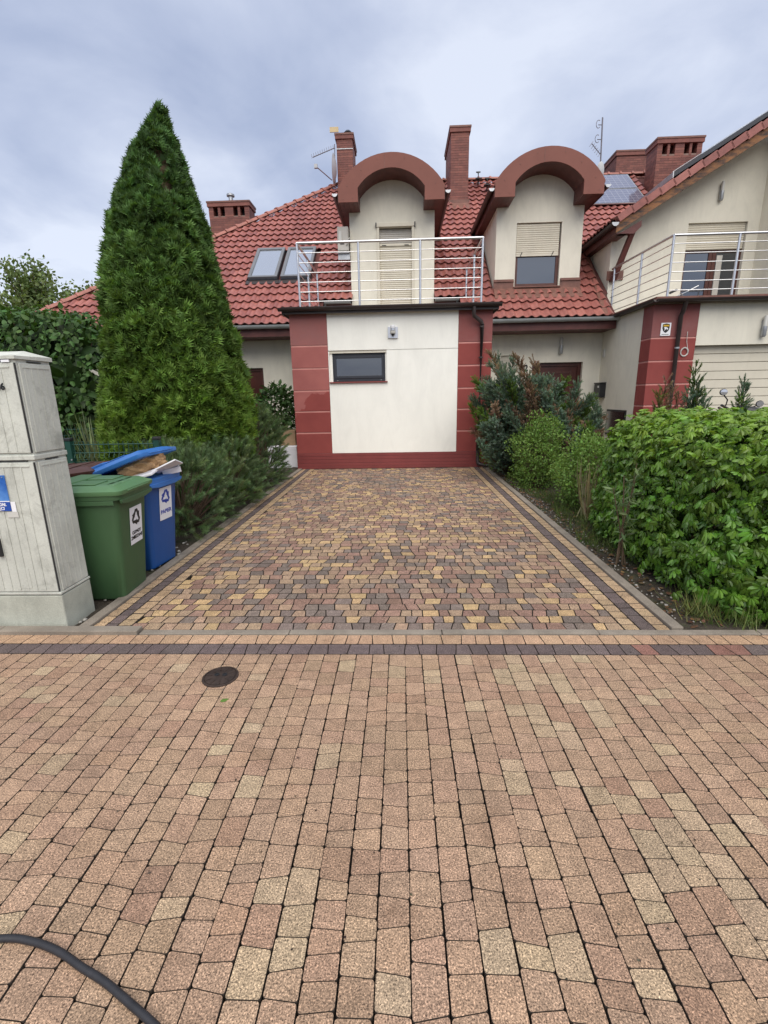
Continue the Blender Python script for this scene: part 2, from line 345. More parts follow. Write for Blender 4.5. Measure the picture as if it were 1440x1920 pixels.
def fastmesh(name, V, F, m, parent=None, cols=None, smooth=False, org=None):
    """numpy arrays -> one mesh object; F is (n,k)"""
    me = bpy.data.meshes.new(name); V = np.asarray(V, np.float32); F = np.asarray(F, np.int32)
    o0 = np.array(org if org is not None else wloc(parent), np.float32)
    n, k = F.shape
    me.vertices.add(len(V)); me.vertices.foreach_set('co', (V - o0).ravel())
    me.loops.add(n * k); me.loops.foreach_set('vertex_index', F.ravel())
    me.polygons.add(n); me.polygons.foreach_set('loop_start', np.arange(n, dtype=np.int32) * k)
    try: me.polygons.foreach_set('loop_total', np.full(n, k, np.int32))
    except Exception: pass
    me.update(calc_edges=True)
    me.polygons.foreach_set('use_smooth', np.full(n, bool(smooth)))
    if cols is not None:
        a = me.attributes.new('pc', 'FLOAT_COLOR', 'POINT'); c4 = np.ones((len(V), 4), np.float32); c4[:, :3] = cols
        a.data.foreach_set('color', c4.ravel())
    me.materials.append(m); o = bpy.data.objects.new(name, me); COL.objects.link(o); o.parent = parent; o.color = (0, 0, 0, 1)
    return o
def nrm(a): return a / np.maximum(np.linalg.norm(a, axis=-1, keepdims=True), 1e-6)
def frames(D, U):
    """rotation matrices whose y column is D and z column near U"""
    y = nrm(D); x = nrm(np.cross(y, U)); z = np.cross(x, y); return np.stack([x, y, z], -1)
def scatter(T, P, D, U, S, C, jitter=None):
    tv, tf = T; Rm = frames(D, U); S = np.asarray(S).reshape(-1, 1, 1)
    V = np.einsum('mij,nj->mni', Rm, tv) * S + P[:, None, :]
    F = tf[None] + (np.arange(len(P)) * len(tv))[:, None, None]
    return V.reshape(-1, 3), F.reshape(-1, tf.shape[1]), np.repeat(C, len(tv), 0)
def merge(parts):
    V, F, C = [], [], []; b = 0
    for v, f, c in parts: V.append(v); F.append(f + b); C.append(c); b += len(v)
    return np.concatenate(V), np.concatenate(F), np.concatenate(C)
# ================================================================ ground and paving
gm = MB(); S_ = 400
gm.add([(-S_, -S_, -.06), (S_, -S_, -.06), (S_, S_, -.06), (-S_, S_, -.06)], [(0, 1, 2, 3)])
tag(gm.build('ground', M['soil']), kind='structure')

def paver_geo(c, z=0.0, cut=.0068, ins=.0035, th=.045, tilt=(0, 0)):
    """c: four corners counter-clockwise -> rounded, chamfered stone"""
    c = np.array(c, float); ctr = c.mean(0); ring = []
    for i in range(4):
        p, a, b = c[i], c[i - 1], c[(i + 1) % 4]
        da, db = a - p, b - p; la, lb = np.linalg.norm(da), np.linalg.norm(db)
        ring += [p + da / la * min(cut, la * .3), p + (da / la + db / lb) * cut * .33, p + db / lb * min(cut, lb * .3)]
    ring = np.array(ring); n = len(ring); top = ctr + (ring - ctr) * (1 - ins / np.maximum(np.linalg.norm(ring - ctr, axis=1, keepdims=True), .01) * 1.2)
    def lift(r, dz): return np.column_stack([r, z + dz + (r - ctr) @ np.array(tilt)])
    V = np.concatenate([lift(ring, -th), lift(ring, -.0045), lift(top, 0)])
    F = []
    for k in (0, 1):
        for j in range(n):
            F.append((k * n + j, k * n + (j + 1) % n, (k + 1) * n + (j + 1) % n)); F.append((k * n + j, (k + 1) * n + (j + 1) % n, (k + 1) * n + j))
    for j in range(1, n - 1): F.append((2 * n, 2 * n + j, 2 * n + j + 1))
    return V, np.array(F)
def lay(parent, stones, nmax, name, ins=.0022, jit=1.0):
    """stones: (corners, colour). The nmax that show largest become objects, the rest one joined part"""
    big = []; rest = []
    for k, (c, col) in enumerate(stones):
        ctr = np.mean(c, 0); px, py, z = pix((ctr[0], ctr[1], 0))
        vis = -60 < px < 1500 and 700 < py < 1990 and z > .2
        big.append((z * z * math.hypot(ctr[0], ctr[1] + .01, 1.5) if vis else 1e9, k))
    big.sort(); single = set(k for d, k in big[:nmax] if d < 1e8)
    parts = []
    for k, (c, col) in enumerate(stones):
        V, F = paver_geo(c, random.uniform(-.0016, .0016) * jit, tilt=(random.gauss(0, .007) * jit, random.gauss(0, .007) * jit), ins=ins)
        if k in single:
            ctr = V.mean(0); ctr[2] = 0
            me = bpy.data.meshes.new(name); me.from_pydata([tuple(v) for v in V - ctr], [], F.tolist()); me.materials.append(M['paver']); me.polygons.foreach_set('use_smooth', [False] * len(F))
            inst(name, me, Matrix.Translation(Vector(ctr)), parent, col)
        else: parts.append((V, F, np.tile(np.array(col), (len(V), 1))))
    V, F, C = merge(parts)
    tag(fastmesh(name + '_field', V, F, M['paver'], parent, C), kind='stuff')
GAP = .0056
def strip(a0, a1, b0, b1, along, pick, lens=(.078, .097, .125), tiltk=.0075, wob=.0, GAP=.0042):
    """one course of stones. along='x': runs in x from a0 to a1 between y=b0..b1, along='y' the other way round"""
    out = []; a = a0 + random.uniform(-.08, 0); t0 = 0.; GB = .0036 if wob else GAP
    while a < a1:
        L = random.choices(lens, (3, 4, 3))[0] * random.uniform(.94, 1.06); t1 = random.choice((-1, -.6, .6, 1, 0)) * tiltk * random.uniform(.6, 1.3)
        e = a + L; w = random.gauss(0, wob)
        if e > a1 - .05: e = a1 + GAP / 2; t1 = 0.
        q = [(a + t0 + GAP / 2, b0 + GB / 2 + w), (e + t1 - GAP / 2, b0 + GB / 2 + w), (e - t1 - GAP / 2, b1 - GB / 2 + w), (a - t0 + GAP / 2, b1 - GB / 2 + w)]
        q = [(max(a0, min(a1, u)), v) for u, v in q]
        if q[1][0] - q[0][0] > .02 and q[2][0] - q[3][0] > .02:
            if along == 'y': q = [(v, u) for u, v in reversed(q)]
            out.append((q, pick((sum(p[0] for p in q) / 4, sum(p[1] for p in q) / 4))))
        a, t0 = e, t1
    return out
def vary(c, k=.12, h=.018):
    f = random.uniform(1 - k, 1 + k); return tuple(x * f * random.uniform(1 - h, 1 + h) for x in c)
def wave(p, f, a, b): return math.sin(p[0] * f + a) * math.cos(p[1] * f * .8 + b) + .5 * math.sin(p[0] * f * 2.3 + b + p[1] * f * 1.7)
TAN, DARK = (.405, .290, .182), (.135, .105, .102)
def street_pick(p):
    w = wave(p, 1.9, .4, 1.1) + (.55 if p[0] > .45 else -.1); r = random.random()
    px_ = p[0] - (1.0 - .36 * (p[1] - 1.2)); pale = .045 + .42 * math.exp(-(px_ / .30) ** 2) * (1 if p[1] > .9 else .3) + (.10 if p[0] < -.2 and abs(p[0] + .55 + .5 * (p[1] - 1.2)) < .25 else 0)
    if r < pale: return vary((.405, .305, .202), .10)
    if r < pale + .09: return vary((.332, .214, .146), .12)
    if r < .5 + .12 * w: return vary((.375, .256, .172), .09)
    return vary((.350, .234, .160), .09)
def drive_pick(p):
    w = wave(p, 1.3, 2.0, .3) * .12; r = random.random()
    if r < .17 + w: return vary((.45, .315, .170), .14)
    if r < .40 - w * .5: return vary((.192, .152, .130), .2)
    if r < .70: return vary((.275, .172, .132), .16)
    return vary((.340, .238, .162), .16)
def tan_pick(p): return vary(TAN, .14)
def stan_pick(p): return vary((.43, .285, .185), .10)
def dark_pick(p): return vary((.27, .14, .11), .1) if (p[0] > .5 and random.random() < .12 and p[1] < 2.7) else vary(DARK, .14)

Y_K0, Y_K1 = 2.735, 2.795          # kerb between street and drive
street = MB().box(-7, 7, -2.5, Y_K0 + .03, -.07, -.030).build('street', M['sand'])
tag(street, 'street paved in weathered tan concrete stones', kind='structure')
st = []
w = .0968; x = -5.6
while x < 5.6:
    st += strip(-1.6, 2.497, x + random.uniform(-.0012, .0012), x + w, 'y', street_pick, (.064, .083, .112), .0065, .0009, .0014); x += w
st += strip(-6.5, 6.5, 2.500, 2.616, 'x', dark_pick, (.085, .105, .125), .007)
st += strip(-6.5, 6.5, 2.618, Y_K0 - .002, 'x', stan_pick, (.085, .105, .125), .006)
# opening round the manhole lid
HX, HY, HR = -1.015, 2.262, .094
st = [q for q in st if math.hypot(np.mean(q[0], 0)[0] - HX, np.mean(q[0], 0)[1] - HY) > .078]
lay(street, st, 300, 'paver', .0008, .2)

drive = MB().box(-2.14, 1.745, Y_K1 - .02, 9.93, -.07, -.030).build('driveway', M['sand'])
tag(drive, 'driveway paved in mixed yellow, red-brown and grey stones', kind='structure')
dv = []; y = Y_K1 + .004; rw = .0985
while y + rw < 9.925:
    dv += strip(-1.858, 1.438, y, y + rw, 'x', drive_pick, (.074, .094, .118), .010); y += rw
for x0, x1, pk in ((-2.128, -2.046, tan_pick), (-2.044, -1.962, dark_pick), (-1.960, -1.862, tan_pick), (1.442, 1.540, tan_pick), (1.542, 1.640, dark_pick), (1.642, 1.734, tan_pick)):
    dv += strip(Y_K1 + .004, 9.92, x0, x1, 'y', pk, (.085, .10, .12), .003)
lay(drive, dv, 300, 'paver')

# kerb stones
def kerb(parent_name, pieces, label):
    k0 = MB().box(*pieces[0]).build(parent_name, M['kerb'], bevel=.006); tag(k0, label, kind='structure')
    for p in pieces[1:]:
        MB().box(*p).build('kerb_stone', M['kerb'], k0, bevel=.006)
def run(a0, a1, step, mk):
    out = []; a = a0
    while a < a1 - .05: e = min(a + step, a1); out.append(mk(a + .002, e - .002)); a = e
    return out
kerb('kerb', run(-1.745, 2.6, 1.0, lambda a, b: (a, b, Y_K0 + .002, Y_K1, -.1, .008 + random.uniform(-.002, .002))), 'low concrete kerb between street and driveway')
kerb('kerb', run(-6.7, -1.75, 1.0, lambda a, b: (a, b, Y_K0 - .004, Y_K1 + .012, -.1, .028)), 'raised concrete kerb in front of the grey cabinet')
kerb('kerb', run(Y_K1 + .006, 9.9, 1.0, lambda a, b: (1.737, 1.815, a, b, -.1, .018)), 'concrete edging between driveway and shrub bed')
kerb('kerb', run(Y_K1 + .016, 9.9, 1.0, lambda a, b: (-2.21, -2.131, a, b, -.1, .018)), 'concrete edging beside the bins and pines')

# beds
def bed(name, x0, x1, y0, y1, seed):
    r = np.random.default_rng(seed); nx, ny = int((x1 - x0) / .09), int((y1 - y0) / .09)
    X, Y = np.meshgrid(np.linspace(x0, x1, nx), np.linspace(y0, y1, ny)); Zv = -.012 + .02 * np.sin(X * 7 + Y * 3) * np.cos(Y * 5 - X * 2) * .6 + r.normal(0, .005, X.shape)
    i = np.arange(nx * ny).reshape(ny, nx); F = np.stack([i[:-1, :-1], i[:-1, 1:], i[1:, 1:], i[1:, :-1]], -1).reshape(-1, 4)
    tag(fastmesh(name, np.stack([X, Y, Zv], -1).reshape(-1, 3), F, M['soil'], smooth=True), kind='structure')
bed('soil_bed', 1.816, 7.2, 2.80, 12.2, 1); bed('soil_bed', -9.0, -2.212, 2.81, 12.2, 2)

# manhole lid
t = root('manhole_cover', 'small round rusty iron cover set in the street paving', 'manhole cover', (HX, HY, 0))
MB().lathe([(.128, -.032), (.128, -.0045), (.096, -.0035)], (HX, HY, 0), 28).build('mortar_ring', M['kerb'], t, True)
MB().lathe([(HR + .004, -.04), (HR + .004, .003), (HR - .006, .006), (HR - .008, .001)], (HX, HY, .002), 28).build('rim', M['cast'], t, True)
MB().lathe([(HR - .012, -.03), (HR - .012, .005), (HR - .018, .0075)], (HX, HY, .002), 28).build('lid', M['cast'], t, True)
for k in range(10):
    a = k * math.pi / 5; c, s = math.cos(a), math.sin(a)
    mb = MB(); mb.path([(HX + c * .045, HY + s * .045, .0105), (HX + c * .078, HY + s * .078, .0105)], .0035, 5); mb.build('rib', M['cast'], t)
for sx in (-1, 1): MB().lathe([(.014, .0), (.014, .0105), (.010, .0105), (.010, .008)], (HX + sx * .022, HY + .008, .002), 12).build('keyhole', M['black'], t)
# hose
hz = [(-1.60, .86), (-1.35, .935), (-1.161, .962), (-1.068, .958), (-.97, .935), (-.88, .90), (-.793, .868), (-.70, .825), (-.597, .775), (-.45, .69), (-.3, .60), (-.1, .50)]
pts = []
for i in range(len(hz) - 1):
    for k in range(6):
        u = k / 6; p0, p1, p2, p3 = hz[max(i - 1, 0)], hz[i], hz[i + 1], hz[min(i + 2, len(hz) - 1)]
        pts.append(tuple(.5 * (2 * p1[j] + (p2[j] - p0[j]) * u + (2 * p0[j] - 5 * p1[j] + 4 * p2[j] - p3[j]) * u * u + (3 * p1[j] - p0[j] - 3 * p2[j] + p3[j]) * u ** 3) for j in (0, 1)) + (.012,))
tag(MB().path(pts, .0098, 10).build('garden_hose', M['rubber'], smooth=True), 'black rubber hose curving across the street paving', 'hose')
# ================================================================ house
EY, EZ, TP = 11.5, 3.145, .84                      # eave line and pitch (rise over run)
AL = math.atan(TP); CA, SA = math.cos(AL), math.sin(AL)
def zr(y): return EZ + TP * (y - EY)
HIPX0, HIPK, RIDGE_Y = -9.5, 1.214, 17.62
RIDGE_Z = zr(RIDGE_Y)
def hipx(y): return HIPX0 + (y - EY) * HIPK
NBX, NBZ, NBT = 4.85, 5.21, .587                   # neighbouring gable roof: z = NBZ + NBT (x-NBX)
WY = 12.25                                         # main wall face
DY, DF = 12.4, 11.8                                # dormer wall and dormer fascia planes
D1, D2 = -.165, 3.315

house = root('house', 'terraced house with red tiled hip roof and two arched dormers behind the flat garage', 'house', (-2, WY, 0))
w = MB()
for x0, x1, z0, z1 in ((-9.0, -4.45, 0, 3.0), (-4.45, -3.48, 2.25, 3.0), (-3.48, 2.50, 0, 3.0), (2.50, 2.93, 0, 2.0), (2.5, 2.93, 2.42, 3.0), (2.93, 3.28, 0, 3.0), (3.28, 4.52, 2.235, 3.0), (4.52, 4.95, 0, 3.0)):
    w.box(x0, x1, WY, WY + .3, z0, z1)
wall = w.build('wall', M['cream'], house)
MB().box(-9.0, -8.7, WY + .3, 22, 0, 3.0).build('wall', M['cream'], house)
d = MB().box(3.28, 4.52, WY + .14, WY + .2, .1, 2.235).build('door', M['door'], house)
for x0, x1, z0, z1 in ((3.28, 3.36, .1, 2.235), (4.44, 4.52, .1, 2.235), (3.36, 4.44, 2.15, 2.235)): MB().box(x0, x1, WY + .1, WY + .139, z0, z1).build('door_frame', M['door'], d)
for z0, z1 in ((.3, .95), (1.08, 2.02)):
    b = MB(); 
    for x0, x1, a, c in ((3.50, 3.54, z0, z1), (4.26, 4.30, z0, z1), (3.54, 4.26, z0, z0 + .04), (3.54, 4.26, z1 - .04, z1)): b.box(x0, x1, WY + .125, WY + .139, a, c)
    b.build('door_moulding', M['brownframe'], d)
MB().path([(3.45, WY + .08, 1.05), (3.45, WY + .08, 1.25)], .012, 6).build('handle', M['steel'], d)
d = MB().box(-4.45, -3.48, WY + .12, WY + .18, .05, 2.25).build('door', M['door'], house)
for x0, x1, z0, z1 in ((-4.45, -4.38, .05, 2.25), (-3.55, -3.48, .05, 2.25), (-4.38, -3.55, 2.18, 2.25)): MB().box(x0, x1, WY + .08, WY + .119, z0, z1).build('door_frame', M['brownframe'], d)
b = MB()
for k in range(12): b.box(2.505, 2.925, WY + .06, WY + .075, 2.0 + k * .035, 2.0 + k * .035 + .031)
b.build('window_shutter', M['shutter'], house)
MB().box(2.5, 2.93, WY + .08, WY + .1, 2.0, 2.42).build('window', M['glass'], house)
# eaves: boards and gutters
for x0, x1 in ((-9.7, -2.24), (1.86, 4.93)):
    MB().box(x0, x1, EY + .02, EY + .05, 2.905, 3.115).build('eaves_board', M['wood'], house)
    n = 9; y0 = EY + .05
    for k in range(5):
        a = y0 + (WY - y0) * k / 5; MB().box(x0, x1, a + .003, a + (WY - y0) / 5 - .002, 2.905, 2.925).build('soffit_board', M['wood'], house)
    gt = MB().gutter((x0 - .02, EY - .06, 3.142), (x1 + .01, EY - .06, 3.142), .078).build('gutter', M['zinc'], house, True)
    xs = x0 + .4
    while xs < x1: MB().gutter((xs, EY - .06, 3.143), (xs + .025, EY - .06, 3.143), .084).build('gutter_bracket', M['zinc'], gt, True); xs += .72
    for xe in (x0 - .02, x1 + .01):
        MB().prism([(EY - .06 + .077 * math.cos(a), 3.141 + .077 * math.sin(a)) for a in [math.pi + math.pi * j / 10 for j in range(11)]], xe - .004, xe + .004, 'x').build('gutter_end', M['zinc'], gt)
# ---- roof
rf = MB(); dz = -.035
def rp(x, y): return (x, y, zr(y) + dz)
for x0, x1 in ((-9.4, -1.86), (1.46, 4.95)): rf.add([rp(x0, EY + .02), rp(x1, EY + .02), rp(x1, 12.3), rp(x0 if x0 > -9 else hipx(12.3), 12.3)], [(0, 1, 2, 3)])
rf.add([rp(hipx(12.3), 12.3), rp(-1.18, 12.3), rp(-1.18, 13.95), rp(hipx(13.95), 13.95)], [(0, 1, 2, 3)])
rf.add([rp(-1.18, 12.5), rp(.85, 12.5), rp(.85, 13.95), rp(-1.18, 13.95)], [(0, 1, 2, 3)])
rf.add([rp(.85, 12.3), rp(5.0, 12.3), rp(5.0, 13.95), rp(.85, 13.95)], [(0, 1, 2, 3)])
rf.add([rp(hipx(13.95), 13.95), rp(11, 13.95), rp(11, RIDGE_Y), rp(hipx(RIDGE_Y), RIDGE_Y)], [(0, 1, 2, 3)])
hx = hipx(RIDGE_Y); by = 2 * RIDGE_Y - EY
rf.add([(HIPX0, EY, EZ - .035), (hx, RIDGE_Y, RIDGE_Z - .035), (HIPX0, by, EZ - .035)], [(0, 1, 2)])
rf.add([(HIPX0, by, EZ - .035), (hx, RIDGE_Y, RIDGE_Z - .035), (11, RIDGE_Y, RIDGE_Z - .035), (11, by, EZ - .035)], [(0, 1, 2, 3)])
roof = rf.build('roof', M['deck'], house)
TW, TG = .2, .3235                                  # cover width and gauge of one tile
def tile_geo(wd=TW, ln=.385):
    n = 9; V = []; F = []
    us = [i / (n - 1) for i in range(n)]
    def h(u): return .044 * max(0., .5 + .5 * math.cos(2 * math.pi * (u - .72))) ** 1.5
    for yy, lift in ((0., .052), (ln, .004)):
        for u in us: V.append(((u - .5) * wd * 1.02, yy, h(u) + lift))
    for u in us: V.append(((u - .5) * wd * 1.02, .004, h(u) + .034))
    for i in range(n - 1): F.append((i, i + 1, n + i + 1, n + i)); F.append((2 * n + i, 2 * n + i + 1, i + 1, i))
    return np.array(V), np.array(F)
TV, TF = tile_geo()
tile_me = bpy.data.meshes.new('roof_tile'); tile_me.from_pydata([tuple(v) for v in TV], [], TF.tolist()); tile_me.materials.append(M['tile'])
tile_me.polygons.foreach_set('use_smooth', [True] * len(tile_me.polygons)); 
try: tile_me.set_sharp_from_angle(angle=R(50))
except Exception: pass
ROT = Matrix(((1, 0, 0), (0, CA, -SA), (0, SA, CA)))
def barrel(dx): return 5.255 + math.sqrt(max(0, 1.405 ** 2 - dx * dx)) if abs(dx) < 1.19 else -9
def keep(x, y):
    z = zr(y)
    if y > RIDGE_Y - .02 or x < hipx(y) - .02: return False
    if -1.86 < x < 1.46 and y < 12.33: return False
    if z < NBZ + .02:
        if x > 4.93: return False
    elif x > NBX + (z - NBZ) / NBT + .05: return False
    for c, y0 in ((D1, 12.3), (D2, 12.38)):
        if abs(x - c) < 1.03 and y > y0 and z < 5.73: return False
        if abs(x - c) < 1.19 and y > 13 and 5.73 < z < barrel(x - c): return False
    if -3.95 < x < -2.24 and 12.98 < y < 14.3: return False
    if 1.56 < x < 2.14 and y > 16.26: return False
    if 7.66 < x < 8.98 and y > 16.3: return False
    return True
tiles = []
for r_ in range(26):
    s0 = r_ * TG; x = HIPX0 + .05
    while x < 10.4:
        ym = EY + (s0 + TG * .45) * CA
        if keep(x, ym): tiles.append((x, s0))
        x += TW
def tileP(x, s): return (x, EY + s * CA, EZ + s * SA)
order = []
for k, (x, s0) in enumerate(tiles):
    p = tileP(x, s0); px, py, z = pix(p)
    hid = (185 < px < 400 and py > 420) or px < 0 or px > 1440 or (1100 < px and py > 600)
    edge = x < hipx(p[1] + TG * CA) + .16
    order.append((1e9 if hid or edge else z, k))
order.sort(); single = set(k for zz_, k in order[:300] if zz_ < 1e8)
parts = []; vv = []
for k, (x, s0) in enumerate(tiles):
    p = tileP(x + random.gauss(0, .002), s0)
    if k in single:
        inst('roof_tile', tile_me, Matrix.Translation(p) @ ROT.to_4x4() @ Matrix.Rotation(random.gauss(0, .006), 4, 'Z'), roof)
    else:
        V = TV @ np.array(ROT).T + np.array(p)
        V[:, 0] = np.maximum(V[:, 0], HIPX0 + (V[:, 1] - EY) * HIPK)
        parts.append((V, TF, np.zeros((len(V), 3)))); vv.append(random.random())
V, F, C = merge(parts); tf = fastmesh('roof_tile_field', V, F, M['tile'], roof, smooth=True); tag(tf, kind='stuff')
try: tf.data.set_sharp_from_angle(angle=R(50))
except Exception: pass
a = tf.data.attributes.new('v', 'FLOAT', 'FACE'); a.data.foreach_set('value', np.repeat(np.array(vv, np.float32), len(TF)))
# ridge and hip caps
def cap_mesh(ln=.42, r=.115):
    m = MB(); n = 8
    ring = lambda rr, yy: [(rr * math.cos(math.pi * j / n), yy, rr * .75 * math.sin(math.pi * j / n) - .02) for j in range(n + 1)]
    A, B_, C_, E_ = ring(r * 1.26, 0), ring(r * 1.24, .06), ring(r, .064), ring(r * .95, ln); vs = A + B_ + C_ + E_; k = n + 1; fs = []
    for q in range(3):
        for j in range(n): fs.append((q * k + j, q * k + j + 1, (q + 1) * k + j + 1, (q + 1) * k + j))
    fs.append(tuple(range(n + 1)))
    me = bpy.data.meshes.new('ridge_tile'); me.from_pydata(vs, [], fs); me.materials.append(M['ridge'])
    me.polygons.foreach_set('use_smooth', [True] * len(me.polygons))
    try: me.set_sharp_from_angle(angle=R(40))
    except Exception: pass
    return me
capme = cap_mesh()
def caps(p0, p1, step=.38):
    p0, p1 = Vector(p0), Vector(p1); d = (p1 - p0); L = d.length; d.normalize()
    x = d.cross(Vector((0, 0, 1))).normalized(); z = x.cross(d)
    rot = Matrix((x, d, z)).transposed().to_4x4(); a = 0.
    while a < L: inst('ridge_tile', capme, Matrix.Translation(p0 + d * a) @ rot, roof); a += step
caps((HIPX0, EY, EZ + .06), (hx, RIDGE_Y, RIDGE_Z + .06)); caps((hx + .1, RIDGE_Y, RIDGE_Z + .06), (10.3, RIDGE_Y, RIDGE_Z + .06))
# cut-back eaves beside the balcony door, and the valley strip by the neighbour
for x0, x1 in ((-1.86, -1.18), (.85, 1.46)):
    MB().box(x0, x1, 12.33, 12.4, 3.2, 3.72).build('eaves_board', M['wood'], house)
    gt = MB().gutter((x0 + .02, 12.26, 3.775), (x1 - .02, 12.26, 3.775), .07).build('gutter', M['zinc'], house, True)
    MB().prism([(12.26 + .069 * math.cos(a), 3.774 + .069 * math.sin(a)) for a in [math.pi + math.pi * j / 10 for j in range(11)]], x0 + .016, x0 + .024, 'x').build('gutter_end', M['zinc'], gt)
for xs in (-1.82, 1.40): MB().path([(xs, 12.26, 3.72), (xs, 12.26, 3.5), (xs, 12.2, 3.25)], .04, 8).build('downpipe', M['zinc'], house, True)
MB().add([(4.62, 11.52, zr(11.52) + .062), (4.74, 11.52, zr(11.52) + .062), (4.98, 13.9, zr(13.9) + .062), (4.86, 13.9, zr(13.9) + .062)], [(0, 1, 2, 3)]).build('valley_strip', M['lead'], house)
# ---- dormers
def arc(c, cz, r, half, n, y):
    a0 = math.asin(half / r); return [(c + r * math.sin(-a0 + 2 * a0 * i / n), y, cz + r * math.cos(-a0 + 2 * a0 * i / n)) for i in range(n + 1)]
def curtain(x0, x1, y, z0, z1, pitch=.046, th=.012):
    m = MB(); z = z0
    while z < z1 - .005:
        e = min(z + pitch, z1); m.prism([(y, z + .004), (y - th * .75, z + .010), (y - th, (z + e) / 2), (y - th * .75, e - .006), (y, e)], x0, x1, 'x'); z = e
    m.box(x0, x1, y, y + .01, z0, z1); return m
def dormer(c, ox0, ox1, oz0, oz1, zb, name):
    n = 18; th = .15
    m = MB()
    ztop = 5.73; cz = 5.45; ri = .93; hw = .745
    m.box(c - 1.01, ox0, DY, DY + th, zb, oz1); m.box(ox1, c + 1.01, DY, DY + th, zb, oz1)
    if oz0 > zb: m.box(ox0, ox1, DY, DY + th, zb, oz0)
    inner = [(p[0], p[2]) for p in arc(c, cz, ri, hw, n, 0)]
    m.prism([(c - 1.01, oz1), (c + 1.01, oz1), (c + 1.01, ztop), (c + hw, ztop)] + inner[::-1] + [(c - hw, ztop), (c - 1.01, ztop)], DY, DY + th)
    for s in (-1, 1):
        xs = sorted((c + s * 1.01, c + s * .90))
        m.prism([(DY + th, zr(DY + th) - .2), (DY + th, ztop), (14.6, ztop)], xs[0], xs[1], 'x')
    dm = m.build('dormer', M['cream'], house); tag(dm, label=name)
    # fascia: arch in front
    outer = [(c - 1.185, 5.73), (c - 1.185, 5.87)] + [(p[0], p[2]) for p in arc(c, 5.255, 1.405, 1.185, n - 2, 0)] + [(c + 1.185, 5.87), (c + 1.185, 5.73)]
    inn = [(c - hw, 5.73), (c - hw, 5.86)] + [(p[0], p[2]) for p in arc(c, cz, ri, hw, n - 2, 0)] + [(c + hw, 5.86), (c + hw, 5.73)]
    f = MB(); k = len(outer)
    vs = [(x, DF - .025, z) for x, z in outer] + [(x, DF - .025, z) for x, z in inn] + [(x, DF, z) for x, z in outer] + [(x, DF, z) for x, z in inn]
    fs = [(i, i + 1, k + i + 1, k + i) for i in range(k - 1)] + [(2 * k + i, 3 * k + i, 3 * k + i + 1, 2 * k + i + 1) for i in range(k - 1)]
    fs += [(i, 2 * k + i, 2 * k + i + 1, i + 1) for i in range(k - 1)] + [(k + i, k + i + 1, 3 * k + i + 1, 3 * k + i) for i in range(k - 1)]
    fs += [(0, k, 3 * k, 2 * k), (k - 1, 3 * k - 1, 4 * k - 1, 2 * k - 1)]
    f.add(vs, fs); fo = f.build('fascia', M['fascia'], dm)
    # joints and fixings of the fascia sheets
    j = MB(); xj = c - .14; j.box(xj - .004, xj + .004, DF - .029, DF - .024, 6.37, 6.645); j.build('sheet_joint', M['lead'], dm)
    j = MB()
    for sx in (-1, 1):
        for dx_, z_ in ((1.08, 5.80), (.86, 5.80), (.98, 6.05), (.66, 6.35), (.30, 6.55)): j.path([(c + sx * dx_, DF - .032, z_), (c + sx * dx_, DF - .024, z_)], .009, 6)
    j.build('fixings', M['lead'], dm)
    # soffit boards under the arch (each board its own piece)
    bn = 20; ai = [(c - hw, 5.73), (c - hw, 5.86)] + [(p[0], p[2]) for p in arc(c, cz, ri, hw, bn - 4, 0)] + [(c + hw, 5.86), (c + hw, 5.73)]
    for i in range(len(ai) - 1):
        (xa, za_), (xb, zb_) = ai[i], ai[i + 1]; nx, nz = -(zb_ - za_), (xb - xa); L = math.hypot(nx, nz)
        if L < 1e-4: continue
        nx, nz = nx / L * .02, nz / L * .02
        MB().prism([(xa, za_), (xb, zb_), (xb + nx, zb_ + nz), (xa + nx, za_ + nz)], DF + .002, DY + .04).build('soffit_board', M['wood'], dm)
    for s in (-1, 1):
        xs = sorted((c + s * (hw + .001), c + s * 1.18)); q = (xs[1] - xs[0]) / 4
        for i in range(4): MB().box(xs[0] + q * i + .002, xs[0] + q * (i + 1) - .002, DF + .002, DY - .002 if True else 0, 5.732, 5.752).build('soffit_board', M['wood'], dm)
        xs = sorted((c + s * 1.012, c + s * 1.18)); MB().box(xs[0], xs[1], DY, 14.75, 5.734, 5.75).build('soffit_board', M['wood'], dm)
        MB().box(*sorted((c + s * 1.18, c + s * 1.20)), DF, 15.1, 5.72, 5.93).build('side_board', M['wood'], dm)
        gx = c + s * 1.262; gg = MB().gutter((gx, DF - .04, 5.90), (gx, 14.95, 5.90), .062).build('gutter', M['darkpipe'], dm, True)
        MB().prism([(gx + .061 * math.cos(a), 5.899 + .061 * math.sin(a)) for a in [math.pi + math.pi * q_ / 12 for q_ in range(13)]], DF - .046, DF - .038).build('gutter_end', M['galv'], dm)
    # barrel roof
    bo = arc(c, 5.255, 1.405, 1.205, 20, 0); br = MB()
    prof = [(p[0], p[2] + .02) for p in bo] + [(p[0] * 1.0, p[2] - .03) for p in bo[::-1]]
    br.prism(prof, DF - .01, 16.2).build('barrel_roof', M['fascia'], dm)
    return dm
dm1 = dormer(D1, -.50, .335, 3.2, 5.40, 3.2, 'arched dormer with a closed balcony door shutter')
dm2 = dormer(D2, 2.785, 3.835, 4.01, 5.40, 3.85, 'arched dormer with a half-closed window shutter')
